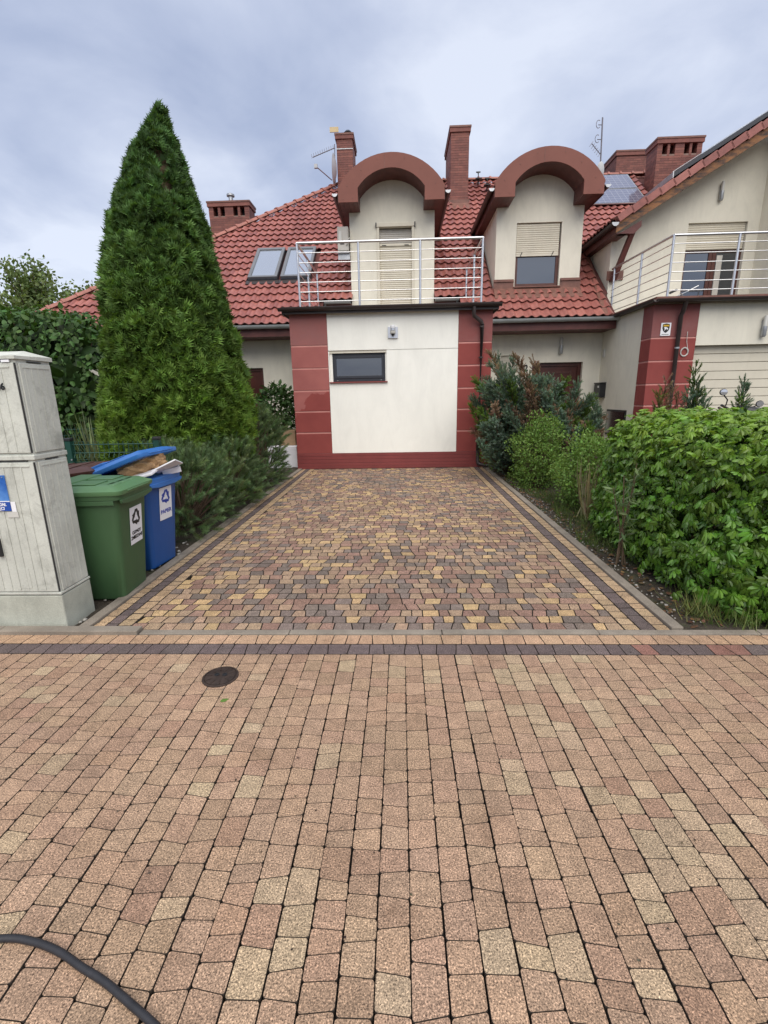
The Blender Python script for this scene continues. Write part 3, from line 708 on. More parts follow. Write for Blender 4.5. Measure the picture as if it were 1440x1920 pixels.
# balcony door and shutter
curtain(-.47, .305, DY + .05, 3.22, 5.02).build('roller_shutter', M['shutter'], dm1)
curtain(-.47, .305, DY + .10, 5.03, 5.38).build('roller_shutter', M['ac'], dm1)  # upper slats in a darker beige, recess shadow put into the colour
for x0, x1 in ((-.53, -.47), (.305, .365)): MB().box(x0, x1, DY - .03, DY + .06, 3.2, 5.40).build('shutter_rail', M['shutter'], dm1)
MB().box(-.53, .365, DY - .05, DY - .002, 5.40, 5.47).build('shutter_head', M['shutter'], dm1)
for xs in (-.555, .365): MB().box(xs, xs + .025, DY - .06, DY - .0, 5.385, 5.485).build('end_cap', M['black'], dm1)
MB().box(-.465, .30, DY + .015, DY + .048, 5.0, 5.05).build('shutter_bar', M['shutter'], dm1)
for xs in (-.36, .18): MB().box(xs - .05, xs + .05, DY + .008, DY + .0148, 5.005, 5.02).build('stopper', M['black'], dm1)
# dormer window
MB().box(2.79, 3.83, DY + .14, DY + .16, 4.02, 5.39).build('backing', M['black'], dm2)
fr = MB()
for x0, x1, z0, z1 in ((2.79, 2.85, 4.02, 5.0), (3.76, 3.83, 4.02, 5.0), (2.85, 3.76, 4.02, 4.09)): fr.box(x0, x1, DY + .07, DY + .12, z0, z1)
fr.build('window_frame', M['brownframe'], dm2); MB().box(2.85, 3.76, DY + .095, DY + .105, 4.09, 5.0).build('window_pane', M['glass'], dm2)
curtain(2.80, 3.80, DY + .05, 4.73, 5.39).build('roller_shutter', M['shutter'], dm2)
MB().box(2.80, 3.80, DY + .035, DY + .06, 4.69, 4.735).build('shutter_bar', M['shutter'], dm2)
for xs in (2.92, 3.66): MB().path([(xs - .02, DY + .03, 4.69), (xs + .02, DY + .03, 4.78)], .008, 5).build('stopper', M['black'], dm2)
MB().box(2.76, 3.87, DY - .07, DY + .07, 3.985, 4.008).build('sill', M['lead'], dm2)
for x0, x1 in ((2.28, 2.76), (3.87, 4.35)):
    MB().box(x0, x1, DY - .03, DY - .002, 3.95, 4.18).build('flashing', M['lead'], dm2)
    MB().box(x0, x1, DY - .055, DY - .03, 4.12, 4.15).build('flashing', M['lead'], dm2)
b = MB(); s0 = (12.12 - EY) / CA
b.add([(2.28, 12.1, zr(12.1) + .06), (4.35, 12.1, zr(12.1) + .06), (4.35, DY - .03, zr(DY) + .075), (2.28, DY - .03, zr(DY) + .075)], [(0, 1, 2, 3)]).build('apron', M['lead'], dm2)
# ---- skylights
def skylight(x0, x1, y0, y1):
    def q(x, y, h): return (x, y - SA * h, zr(y) + CA * h)
    def slab(m, xa, xb, ya, yb, h0, h1): return m.add([q(xa, ya, h0), q(xb, ya, h0), q(xb, yb, h0), q(xa, yb, h0), q(xa, ya, h1), q(xb, ya, h1), q(xb, yb, h1), q(xa, yb, h1)],
                                                   [(0, 3, 2, 1), (4, 5, 6, 7), (0, 1, 5, 4), (1, 2, 6, 5), (2, 3, 7, 6), (3, 0, 4, 7)])
    s = slab(MB(), x0, x1, y0 - .03, y1 + .03, -.02, .075).build('skylight', M['anthr'], house)
    b = .075
    for xa, xb, ya, yb in ((x0, x0 + b, y0, y1), (x1 - b, x1, y0, y1), (x0 + b, x1 - b, y1 - b, y1), (x0 + b, x1 - b, y0, y0 + b * .7)):
        slab(MB(), xa, xb, ya, yb, .077, .13).build('skylight_frame', M['skyframe'], s)
    slab(MB(), x0 + b, x1 - b, y0 + b * .7, y1 - b, .08, .105).build('skylight_pane', M['glasssky'], s)
    slab(MB(), x0 - .04, x1 + .04, y0 - .16, y0 - .035, .03, .06).build('flashing', M['darkpipe'], s)
skylight(-3.90, -3.14, 13.03, 14.23); skylight(-3.05, -2.28, 13.03, 14.23)
# roof steps near the ridge
for x_, y_ in ((2.56, 17.25), (2.78, 16.85)):
    mb = MB().path([(x_, y_, zr(y_) + .03), (x_, y_ - .12, zr(y_) + .2), (x_, y_ - .02, zr(y_) + .42)], .025, 6)
    mb.box(x_ - .1, x_ + .1, y_ - .18, y_ + .02, zr(y_) + .2, zr(y_) + .225); mb.box(x_ - .07, x_ + .07, y_ - .04, y_ - .01, zr(y_) + .42, zr(y_) + .45); mb.build('roof_step', M['black'], house)
# ---- chimneys (core + bricks standing proud of the mortar)
def chimney(x0, x1, y0, y1, z0, z1, holes=0, label=None, capped=True):
    e = .006
    zt = z1 - .16; zh = zt - .27 if holes else zt
    core = MB().box(x0 + e, x1 - e, y0 + e, y1 - e, z0, zh if holes else zt); co = core.build('chimney', M['mortar'], house)
    if label: tag(co, label=label)
    br = MB(); cz = z0; row = 0; bh, bl = .066, .24
    def face(u0, u1, mk, off):
        u = u0 - off
        while u < u1:
            a, b_ = max(u, u0), min(u + bl, u1)
            if b_ - a > .03: br.cur = random.random() * .98 + .01; mk(a + .004, b_ - .004)
            u += bl
    while cz < zt - .01:
        top = min(cz + bh, zt)
        solid = not holes or top <= zh + .01
        if solid:
            off = (row % 2) * bl / 2
            face(x0, x1, lambda a, b_: br.box(a, b_, y0, y0 + .05, cz + .004, top - .004), off)
            face(x0, x1, lambda a, b_: br.box(a, b_, y1 - .05, y1, cz + .004, top - .004), off)
            face(y0 + .05, y1 - .05, lambda a, b_: br.box(x0, x0 + .05, a, b_, cz + .004, top - .004), off)
            face(y0 + .05, y1 - .05, lambda a, b_: br.box(x1 - .05, x1, a, b_, cz + .004, top - .004), off)
        else:
            posts = [x0]; wd = x1 - x0
            hw_ = .15
            cs = [x0 + wd * f for f in ((.17, .34, .66, .83) if holes == 4 else (.3, .7))]
            edges = [x0] + [v for c_ in cs for v in (c_ - hw_ / 2, c_ + hw_ / 2)] + [x1]
            for i in range(0, len(edges), 2): br.cur = random.random() * .98 + .01; br.box(edges[i], edges[i + 1], y0, y1, cz + .003, top - .001)
        cz += bh; row += 1
    tag(br.build('brick', M['brick'], co), kind='stuff')
    if holes: MB().box(x0 + .08, x1 - .08, (y0 + y1) / 2 - .03, (y0 + y1) / 2 + .03, zh, zt).build('flue_wall', M['black'], co)
    if capped:
        c_ = MB(); c_.cur = .3; c_.box(x0 - .035, x1 + .035, y0 - .035, y1 + .035, zt + .002, z1 - .05); c_.build('chimney_cap', M['brick'], co)
        MB().box(x0 - .05, x1 + .05, y0 - .05, y1 + .05, z1 - .048, z1).build('cap_slab', M['lead'], co)
    return co
ch1 = chimney(-6.22, -4.88, 17.0, 17.62, 4.4, 7.76, 4, 'wide chimney behind the hip, with four flue openings and a vent pipe')
MB().path([(-5.55, 17.3, 7.76), (-5.55, 17.3, 8.02)], .075, 10).build('vent_pipe', M['galv'], ch1, True)
MB().lathe([(.02, 0), (.13, .0), (.13, .05), (.05, .09), (.01, .10)], (-5.55, 17.3, 8.0), 12).build('vent_cowl', M['galv'], ch1, True)
ch2 = chimney(-1.98, -1.46, 17.3, 18.4, 7.6, 9.66, 0, 'narrow chimney behind the door dormer, with a cowl on top')
MB().lathe([(.13, 0), (.13, .1), (.15, .13), (.08, .2), (.01, .22)], (-1.62, 17.6, 9.66), 12).build('cowl', M['black'], ch2, True)
MB().box(-1.99, -1.45, 17.285, 17.297, 9.22, 9.24).build('strap', M['galv'], ch2)
ch3 = chimney(1.58, 2.13, 16.28, 17.95, 6.9, 9.25, 0, 'tall brick chimney between the two dormers')
MB().path([(1.83, 16.8, 9.2), (1.83, 16.8, 9.48)], .03, 8).build('vent_pipe', M['galv'], ch3)
MB().box(1.54, 2.17, 16.24, 16.275, 7.13, 7.3).build('flashing', M['lead'], ch3)
b = MB().add([(1.54, 15.95, zr(15.95) + .07), (2.17, 15.95, zr(15.95) + .07), (2.17, 16.26, zr(16.26) + .08), (1.54, 16.26, zr(16.26) + .08)], [(0, 1, 2, 3)]); b.build('apron', M['lead'], ch3)
ch5 = chimney(7.69, 8.99, 16.3, 16.95, 6.9, 8.76, 4, 'wide chimney near the solar panels, with four flue openings')
ch4 = chimney(7.60, 9.6, 19.0, 20.35, 6.2, 9.62, 0, 'broad chimney behind the ridge')

# ================================================================ garage with balcony
GY, GX0, GX1, GZ = 9.93, -2.22, 1.84, 3.13
garage = root('garage', 'flat-roofed garage block with white panel, red corner pilasters and a balcony on top', 'garage', (-.2, GY, 0))
gr = MB(); 
gr.box(GX0 + .02, GX1 - .02, GY + .17, WY - .002, 0, GZ)
core = gr.build('wall', M['cream'], garage)
GRV = (.335, .765, 1.207, 1.628, 2.072, 2.51, 3.13)
def pilaster(parent, x0, x1, y0, y1, nm='pilaster'):
    for i in range(len(GRV) - 1):
        z0, z1 = GRV[i] + (.015 if i else .0), GRV[i + 1] - (.015 if i < 5 else 0)
        MB().box(x0, x1, y0, y1, z0, z1).build('render_block', M['red'], parent, bevel=.006)
    MB().box(x0 + .008, x1 - .008, y0 + .008, y1 - .008, .33, 3.12).build('groove_bed', M['groove'], parent)
def plinth(parent, x0, x1, y0, y1):
    z = .0; hs = (.055, .125, .2, .27, .333)
    for h_ in hs: MB().box(x0, x1, y0 - .012, y1, z + .003, h_ - .002).build('plinth_course', M['plinth'], parent, bevel=.003); z = h_
    MB().box(x0 + .01, x1 - .01, y0 - .004, y1 - .01, 0, .33).build('plinth_bed', M['plinth'], parent)
pilaster(garage, GX0, -1.462, GY, GY + .169); pilaster(garage, 1.166, GX1, GY, GY + .169)
pilaster(garage, GX0, GX0 + .02, GY + .17, GY + .55); pilaster(garage, GX1 - .02, GX1, GY + .17, GY + .55)
plinth(garage, GX0 - .008, GX1 + .008, GY, GY + .168)
WX0, WX1, WZ0, WZ1 = -1.442, -.275, 1.775, 2.412
pan = MB(); yf, yb = GY - .004, GY + .168
pan.box(-1.46, 1.164, yf, yb, WZ1, 3.128); pan.build('render_panel', M['white'], garage, bevel=.004)
pan = MB()
pan.box(WX1, 1.164, yf, yb, .336, WZ1 - .012); pan.box(-1.46, WX1, yf, yb, .336, WZ0); pan.box(-1.46, WX0, yf, yb, WZ0, WZ1 - .012)
pan.build('render_panel', M['white'], garage)
MB().box(WX1 + .005, 1.16, GY + .004, GY + .1, WZ1 - .013, WZ1 + .001).build('joint', M['box'], garage)
win = MB()
FX0, FX1, FZ0, FZ1 = WX0 + .055, WX1 - .03, WZ0 + .03, WZ1 - .05
for x0, x1, z0, z1 in ((FX0, FX0 + .055, FZ0, FZ1), (FX1 - .055, FX1, FZ0, FZ1), (FX0 + .055, FX1 - .055, FZ0, FZ0 + .085), (FX0 + .055, FX1 - .055, FZ1 - .075, FZ1)): win.box(x0, x1, GY + .075, GY + .14, z0, z1)
wo = win.build('window', M['anthr'], garage, bevel=.006)
sash = MB(); a_, b_ = .045, .03
for x0, x1, z0, z1 in ((FX0 + .03, FX0 + .075, FZ0 + .06, FZ1 - .05), (FX1 - .075, FX1 - .03, FZ0 + .06, FZ1 - .05), (FX0 + .075, FX1 - .075, FZ0 + .06, FZ0 + .115), (FX0 + .075, FX1 - .075, FZ1 - .1, FZ1 - .05)): sash.box(x0, x1, GY + .06, GY + .10, z0, z1)
sash.build('sash', M['anthr'], wo, bevel=.005)
MB().box(FX0 + .07, FX1 - .07, GY + .085, GY + .095, FZ0 + .11, FZ1 - .095).build('window_pane', M['glassdark'], wo)
MB().box(WX0, WX1, GY + .141, GY + .166, WZ0, WZ1).build('backing', M['black'], wo)
MB().box(WX0, FX0, GY + .05, GY + .14, WZ0, WZ1 - .05).build('reveal', M['white'], garage); MB().box(FX1, WX1, GY + .05, GY + .14, WZ0, WZ1 - .05).build('reveal', M['white'], garage)
MB().box(WX0, WX1, GY + .02, GY + .14, WZ1 - .05, WZ1 - .002).build('roller_box', M['cream'], garage)
MB().box(WX0 - .01, WX1 + .015, GY - .045, GY + .075, WZ0 - .001, WZ0 + .024).build('sill', M['plinth'], wo, bevel=.003)
for xs in (FX0 + .08, FX1 - .1): MB().box(xs, xs + .022, GY + .07, GY + .0749, FZ0 + .018, FZ0 + .026).build('drain_cap', M['box'], wo)
# slab, drip edge and dark gutter round it
MB().box(GX0 - .10, GX1 + .08, GY - .12, WY, GZ + .002, 3.225).build('balcony_slab', M['kerb'], garage)
sg = MB().gutter((GX0 - .16, GY - .175, 3.205), (GX1 + .13, GY - .175, 3.205), .062).build('gutter', M['darkpipe'], garage, True)
for xs in np.arange(GX0, GX1, .62): MB().gutter((xs, GY - .175, 3.206), (xs + .02, GY - .175, 3.206), .067).build('gutter_bracket', M['darkpipe'], sg, True)
for xe in (GX0 - .16, GX1 + .13): MB().prism([(GY - .175 + .061 * math.cos(a), 3.204 + .061 * math.sin(a)) for a in [math.pi + math.pi * j / 10 for j in range(11)]], xe - .004, xe + .004, 'x').build('gutter_end', M['darkpipe'], sg)
MB().box(GX0 - .11, GX1 + .09, GY - .13, GY - .1201, 3.10, 3.235).build('drip_edge', M['darkpipe'], garage)
for x0, x1 in ((GX0 - .11, GX0 - .1001), (GX1 + .0801, GX1 + .09)): MB().box(x0, x1, GY - .12, WY - .7, 3.10, 3.235).build('drip_edge', M['darkpipe'], garage)
# downpipe with swan neck
PX = 1.50
dp = MB().path([(1.44, GY - .172, 3.15), (1.44, GY - .172, 3.03), (1.445, GY - .16, 2.985), (1.60, GY - .075, 2.89), (1.622, GY - .066, 2.84), (1.61, GY - .066, .36), (1.605, GY - .085, .16), (1.62, GY - .11, .08)], .039, 10).build('downpipe', M['darkpipe'], garage, True)
for z_ in (2.78, 2.2, 1.1, .5): MB().path([(1.615, GY - .066, z_), (1.615, GY - .066, z_ + .03)], .045, 10).build('pipe_clip', M['darkpipe'], dp, True)
MB().path([(1.61, GY - .1, .085), (1.80, GY - .22, .05)], .035, 10).build('pipe_shoe', M['darkpipe'], dp, True)
# railing
def railing(parent, y, x0, x1, posts, side_posts, zt, zb, yback, sides):
    rl = MB().path([(x0, y, zt), (x1, y, zt)], .024, 10).build('handrail', M['steel'], parent, True)
    rods = 5; zs = [zb + (zt - zb) * (i + .62) / (rods + .75) for i in range(rods)]
    zs = [zb + .115 + i * (zt - zb - .115) / 6.0 * 1.0 for i in range(6)][:6]
    for z_ in zs: MB().path([(x0, y, z_), (x1, y, z_)], .0085, 6).build('rod', M['steel'], rl, True)
    for xp in posts:
        MB().path([(xp, y, zb), (xp, y, zt - .005)], .0215, 10).build('post', M['steel'], rl, True)
        MB().lathe([(.05, 0), (.05, .008), (.025, .012)], (xp, y, zb), 12).build('post_foot', M['steel'], rl, True)
    for xs in sides:
        MB().path([(xs, y, zt), (xs, yback, zt)], .024, 10).build('handrail', M['steel'], rl, True)
        for z_ in zs: MB().path([(xs, y, z_), (xs, yback, z_)], .0085, 6).build('rod', M['steel'], rl, True)
        for yp in side_posts: MB().path([(xs, yp, zb), (xs, yp, zt - .005)], .0215, 10).build('post', M['steel'], rl, True)
    return rl
railing(garage, 9.90, -1.97, 1.595, (-1.97, -.785, .405, 1.595), (10.95, 12.15), 4.385, 3.225, 12.3, (-1.97, 1.595))
# ================================================================ neighbouring house
nb = root('neighbouring_house', 'neighbouring house with a gable over its balcony and a cream garage door', 'house', (6.5, GY, 0))
NX0, NX1 = 4.95, 10.5
MB().box(NX0, NX0 + .25, GY + .41, WY + .4, 0, GZ).build('wall', M['cream'], nb)
pilaster(nb, NX0 - .002, 5.825, GY, GY + .30); pilaster(nb, NX0 - .003, NX0 + .249, GY + .301, GY + .40)
plinth(nb, NX0 - .012, 5.83, GY, GY + .299)
MB().box(5.826, NX1, GY + .002, GY + .3, 2.36, GZ).build('wall', M['cream'], nb)
MB().box(8.6, NX1, GY + .002, GY + .3, 0, 2.359).build('wall', M['cream'], nb)
gd = MB().box(5.826, 8.6, GY + .17, GY + .2, 0, 2.36).build('garage_door', M['shutter'], nb)
z = .02
while z < 2.33: MB().box(5.83, 8.6, GY + .13, GY + .169, z + .004, min(z + .165, 2.355) - .004).build('door_panel', M['shutter'], gd, bevel=.005); z += .168
# balcony slab and gutter
MB().box(NX0 - .02, NX1, GY - .12, 12.5, GZ + .002, 3.215).build('balcony_slab', M['kerb'], nb)
MB().box(NX0 - .05, NX1, GY - .15, GY - .1201, 3.15, 3.245).build('edge_trim', M['lead'], nb)
MB().box(NX0 - .05, NX0 - .0201, GY - .12, 12.3, 3.15, 3.245).build('edge_trim', M['lead'], nb)
MB().gutter((NX0 - .1, GY - .215, 3.19), (NX1, GY - .215, 3.19), .06).build('gutter', M['darkpipe'], nb, True)
MB().gutter((NX0 - .112, GY - .27, 3.19), (NX0 - .112, 11.7, 3.17), .06).build('gutter', M['darkpipe'], nb, True)
dp = MB().path([(5.43, GY - .21, 3.15), (5.44, GY - .12, 2.98), (5.44, GY - .065, 2.9), (5.44, GY - .065, .1)], .04, 10).build('downpipe', M['darkpipe'], nb, True)
for z_ in (2.3, 1.2): MB().path([(5.44, GY - .065, z_), (5.44, GY - .065, z_ + .03)], .046, 10).build('pipe_clip', M['galv'], dp, True)
rl = MB().path([(5.15, 9.90, 4.325), (10.4, 9.90, 4.325)], .024, 10).build('handrail', M['steel'], nb, True)
MB().path([(5.15, 9.90, 4.325), (5.06, 12.3, 4.325)], .024, 10).build('handrail', M['steel'], rl, True)
for z_ in [3.37 + i * .162 for i in range(6)]:
    MB().path([(5.15, 9.90, z_), (10.4, 9.90, z_)], .0085, 6).build('rod', M['steel'], rl, True); MB().path([(5.15, 9.90, z_), (5.06, 12.3, z_)], .0085, 6).build('rod', M['steel'], rl, True)
for xp, yp in ((5.15, 9.90), (6.355, 9.90), (7.56, 9.90), (8.76, 9.9), (5.11, 11.0), (5.065, 12.2)): MB().path([(xp, yp, 3.2), (xp, yp, 4.32)], .0225, 10).build('post', M['steel'], rl, True)
# gable wall with window opening
GW = 12.4; wx0, wx1, wz0, wz1 = 6.75, 8.1, 3.22, 5.28
g_ = MB()
g_.box(5.02, wx0, GW, GW + .3, 3.2, 5.06); g_.box(wx1, 10.4, GW, GW + .3, 3.2, 5.28)
g_.prism([(5.02, 5.0601), (wx0, 5.0601), (wx0, wz1), (10.4, wz1), (10.4, NBZ - .12 + NBT * (10.4 - NBX)), (5.02, NBZ - .12 + NBT * (5.02 - NBX))], GW, GW + .3)
g_.build('wall', M['cream'], nb)
MB().box(5.02, 5.32, GW + .3, 14.2, 3.2, 5.1).build('wall', M['cream'], nb)
MB().box(8.36, 10.4, 11.0, GW - .002, 3.22, 6.9).build('wall', M['cream'], nb)
MB().box(4.97, 5.35, GW - .03, GW - .002, 4.1, 4.3).build('flashing', M['lead'], nb)
curtain(wx0 + .02, wx1 - .02, GW + .06, 4.72, wz1).build('roller_shutter', M['shutter'], nb)
fr = MB()
for x0, x1, z0, z1 in ((wx0, wx0 + .07, wz0, 4.8), (7.36, 7.44, wz0, 4.8), (7.45, 7.53, wz0, 4.8), (wx1 - .08, wx1, wz0, 4.8), (wx0 + .07, 7.36, 4.66, 4.74), (7.53, wx1 - .08, 4.66, 4.74), (wx0 + .07, 7.36, wz0, wz0 + .12), (7.53, wx1 - .08, wz0, wz0 + .12)): fr.box(x0, x1, GW + .09, GW + .15, z0, z1)
wf = fr.build('window', M['brownframe'], nb)
MB().box(wx0 + .07, 7.36, GW + .11, GW + .12, wz0 + .12, 4.66).build('window_pane', M['glass'], wf); MB().box(7.53, wx1 - .08, GW + .11, GW + .12, wz0 + .12, 4.66).build('window_pane', M['glassdark'], wf)
MB().box(7.55, 7.68, GW + .085, GW + .108, wz0 + .12, 4.6).build('curtain', M['ac'], wf)
MB().box(wx0, wx1, GW + .2, GW + .25, wz0, wz1).build('backing', M['black'], wf)
# gable roof
VY = 11.8; XP = 10.6
def nz(x): return NBZ + NBT * (x - NBX)
r_ = MB().prism([(NBX, nz(NBX) - .05), (XP, nz(XP) - .05), (XP, nz(XP) + .01), (NBX, nz(NBX) + .01)], VY + .02, 18.5).build('roof', M['deck'], nb)
MB().prism([(NBX, nz(NBX) - .26), (XP, nz(XP) - .26), (XP, nz(XP) - .051), (NBX, nz(NBX) - .051)], VY, VY + .035).build('barge_board', M['barge'], nb)
x = NBX; stp = .9
while x < XP - .1:                                   # soffit boards under the verge
    e = min(x + .14, XP); MB().prism([(x + .002, nz(x) - .17), (e - .002, nz(e) - .17), (e - .002, nz(e) - .15), (x + .002, nz(x) - .15)], VY + .036, GW).build('soffit_board', M['wood'], nb); x = e
na = math.atan(NBT); ct, stn = math.cos(na), math.sin(na); L = 0.
vt = MB(); vt.prism([(0, -.10), (.36, -.085), (.36, .05), (.34, .06), (0, .045)], 0, .16).box(0, .355, .16, .26, .02, .04)
vme = vt.build('verge_tile', M['tile'], r_, org=(0, 0, 0)); me_v = vme.data; bpy.data.objects.remove(vme)
rv = Matrix(((ct, 0, -stn), (0, 1, 0), (stn, 0, ct))).to_4x4(); rv2 = rv @ Matrix.Rotation(-.035, 4, 'Y')
while L < 6.6:
    p = Vector((NBX + L * ct, VY - .05, nz(NBX + L * ct) + .02 + .012)); inst('verge_tile', me_v, Matrix.Translation(p) @ rv2, r_); L += .325
# field tiles on the neighbour slope (seen edge on)
parts = []; vv = []; rn = np.array(Matrix(((0, ct, -stn), (-1, 0, 0), (0, stn, ct))))
for i in range(19):
    for j in range(28):
        s0 = i * .325; yy = VY + .25 + j * .2; xx = NBX + s0 * ct; zz_ = nz(xx)
        if zz_ < zr(yy) - .1 and yy > 13.6: continue
        parts.append((TV @ rn.T + np.array((xx, yy, zz_ + .01)), TF, np.zeros((len(TV), 3)))); vv.append(random.random())
V, F, C = merge(parts); tf = tag(fastmesh('roof_tile_field', V, F, M['tile'], r_, smooth=True), kind='stuff')
a = tf.data.attributes.new('v', 'FLOAT', 'FACE'); a.data.foreach_set('value', np.repeat(np.array(vv, np.float32), len(TF)))
gg = MB().gutter((NBX - .06, VY - .08, 5.14), (NBX - .06, 13.9, 5.14), .078).build('gutter', M['darkpipe'], nb, True)
MB().prism([(NBX - .06 + .077 * math.cos(q), 5.139 + .077 * math.sin(q)) for q in [math.pi + math.pi * j / 12 for j in range(13)]], VY - .09, VY - .08).build('gutter_end', M['galv'], gg)
for k in range(3): MB().box(NBX + .02 + k * .09, NBX + .105 + k * .09, VY + .03, 14.0, 4.94, 4.96).build('soffit_board', M['wood'], nb)
MB().box(NBX, NBX + .02, VY + .03, 14.0, 4.94, 5.15).build('eaves_board', M['wood'], nb)
MB().prism([(4.93, 4.94), (5.30, 5.14), (5.42, 5.21), (5.42, 5.08), (5.28, 4.94)], VY + .05, VY + .19).build('purlin', M['wood'], nb)
MB().add([(5.22, VY + .06, 5.0), (5.34, VY + .06, 5.06), (5.34, VY + .19, 5.06), (5.22, VY + .19, 5.0), (5.03, GW - .14, 4.06), (5.15, GW - .14, 4.06), (5.15, GW - .01, 4.06), (5.03, GW - .01, 4.06)],
         [(0, 1, 2, 3), (4, 7, 6, 5), (0, 4, 5, 1), (1, 5, 6, 2), (2, 6, 7, 3), (3, 7, 4, 0)]).build('bracket', M['wood'], nb)
# shield notice on the red pilaster
sg = root('warning_sign', 'small white notice with a black shield on the neighbour\'s red pilaster', 'sign', (5.2, GY - .01, 2.55))
MB().box(5.115, 5.305, GY - .014, GY - .007, 2.55, 2.79).build('plate', M['sticker'], sg)
sh = [(-.062, .215), (0, .228), (.062, .215), (.062, .14), (.05, .10), (.025, .07), (0, .055), (-.025, .07), (-.05, .10), (-.062, .14)]
MB().prism([(5.21 + x * 1.08, 2.55 + z) for x, z in sh], GY - .0165, GY - .0145).build('shield', M['ink'], sg)
MB().box(5.155, 5.265, GY - .0185, GY - .0168, 2.722, 2.752).build('band', M['yellow'], sg)
MB().prism([(5.165, 2.70), (5.20, 2.715), (5.255, 2.69), (5.235, 2.655), (5.22, 2.685), (5.18, 2.64), (5.19, 2.68)], GY - .0185, GY - .0168).build('emblem', M['sticker'], sg)
for k in range(9): MB().box(5.14 + k * .0155, 5.149 + k * .0155, GY - .0165, GY - .0145, 2.568, 2.582).build('fine_print', M['ink'], sg)
for sx in (5.122, 5.298):
    for sz in (2.557, 2.783): MB().path([(sx, GY - .018, sz), (sx, GY - .014, sz)], .004, 6).build('screw', M['galv'], sg)
cc = [(5.62 + .07 * math.cos(t) * (1 + .12 * math.sin(t * .37)), GY - .02 - .004 * math.sin(t), 2.24 + .08 * math.sin(t) * (1 + .1 * math.cos(t * .29))) for t in [k * .35 for k in range(60)]]
tag(MB().path([(5.64, GY - .01, 2.62), (5.63, GY - .03, 2.45)] + cc, .006, 5).build('cable_coil', M['box'], smooth=True), 'loose pale cable coiled beside the neighbour\'s dark downpipe', 'cable')
# ================================================================ small things on the walls
def tube_lamp(x, y, z, label):
    t = root('tube_lamp', label, 'wall lamp', (x, y, z - .2))
    MB().box(x - .03, x + .03, y - .03, y - .001, z - .05, z + .12).build('back_plate', M['galv'], t)
    MB().path([(x, y - .06, z - .2), (x, y - .06, z - .17), (x, y - .06, z + .0)], (.03, .045, .045), 12).build('reflector', M['galv'], t, True)
    MB().path([(x, y - .06, z + .001), (x, y - .06, z + .17), (x, y - .06, z + .2)], (.036, .036, .02), 12).build('glass', M['box'], t, True)
tube_lamp(3.945, WY, 2.62, 'slim tube lamp above the brown front door'); tube_lamp(7.375, GW, 5.9, 'slim tube lamp on the gable wall above the balcony'); tube_lamp(7.06, GY, 2.68, 'slim tube lamp above the neighbour\'s garage door')
t = root('wall_lamp', 'square steel lamp with motion sensor on the white garage panel', 'wall lamp', (-.14, GY, 2.62))
MB().box(-.24, -.04, GY - .03, GY - .006, 2.62, 2.84).build('back_plate', M['steel'], t, bevel=.004)
MB().lathe([(.045, 0), (.055, .02), (.055, .05)], (-.14, GY - .09, 2.70), 14).build('sensor', M['box'], t, True)
MB().lathe([(.04, .055), (.05, .06), (.05, .10), (.045, .105)], (-.14, GY - .09, 2.70), 14).build('collar', M['steel'], t, True)
MB().lathe([(.045, .105), (.05, .12), (.05, .15), (.03, .16)], (-.14, GY - .09, 2.70), 14).build('lamp_shade', M['sticker'], t, True)
MB().lathe([(.01, -.04), (.03, -.02), (.035, 0)], (-.14, GY - .09, 2.70), 12).build('sensor_eye', M['black'], t, True)
MB().box(-.16, -.12, GY - .09, GY - .031, 2.73, 2.77).build('arm', M['steel'], t)
t = root('wall_lamp', 'small square steel lamp beside the side door behind the conifer', 'wall lamp', (-4.07, WY, 2.54))
MB().box(-4.15, -3.99, WY - .06, WY - .001, 2.54, 2.71).build('housing', M['steel'], t, bevel=.006); MB().box(-4.09, -4.05, WY - .08, WY - .0601, 2.56, 2.69).build('slot', M['black'], t)
t = root('mailbox', 'black metal mailbox on the cream side wall near the front door', 'mailbox', (4.8, 12.2, 1.36))
MB().box(4.81, 4.948, 11.80, 12.16, 1.37, 1.70).build('body', M['black'], t, bevel=.008); MB().box(4.80, 4.9485, 11.79, 12.17, 1.702, 1.725).build('lid', M['black'], t, bevel=.004)
MB().box(4.795, 4.809, 11.87, 11.92, 1.60, 1.65).build('name_plate', M['box'], t); MB().box(4.80, 4.809, 11.9, 12.05, 1.42, 1.45).build('slot', M['galv'], t)
t = root('meter_cabinet', 'glossy black panel low on the cream side wall', 'panel', (4.93, 11.1, .5))
MB().box(4.925, 4.948, 10.62, 11.58, .52, 1.10).build('frame', M['black'], t); MB().box(4.915, 4.9249, 10.66, 11.54, .56, 1.06).build('pane', M['gasbox'], t)
tag(MB().box(4.925, 4.948, 12.02, 12.12, 2.32, 2.50).build('intercom_box', M['box'], bevel=.006), 'small cream box high on the side wall by the door', 'box')
t = root('house_number', 'black house number on the wall left of the brown door', 'house number', (3.08, WY, 2.05))
text('82', .20, M['ink'], t, (0, -.012, 0), (R(90), 0, 0), name='digits', extrude=.006)
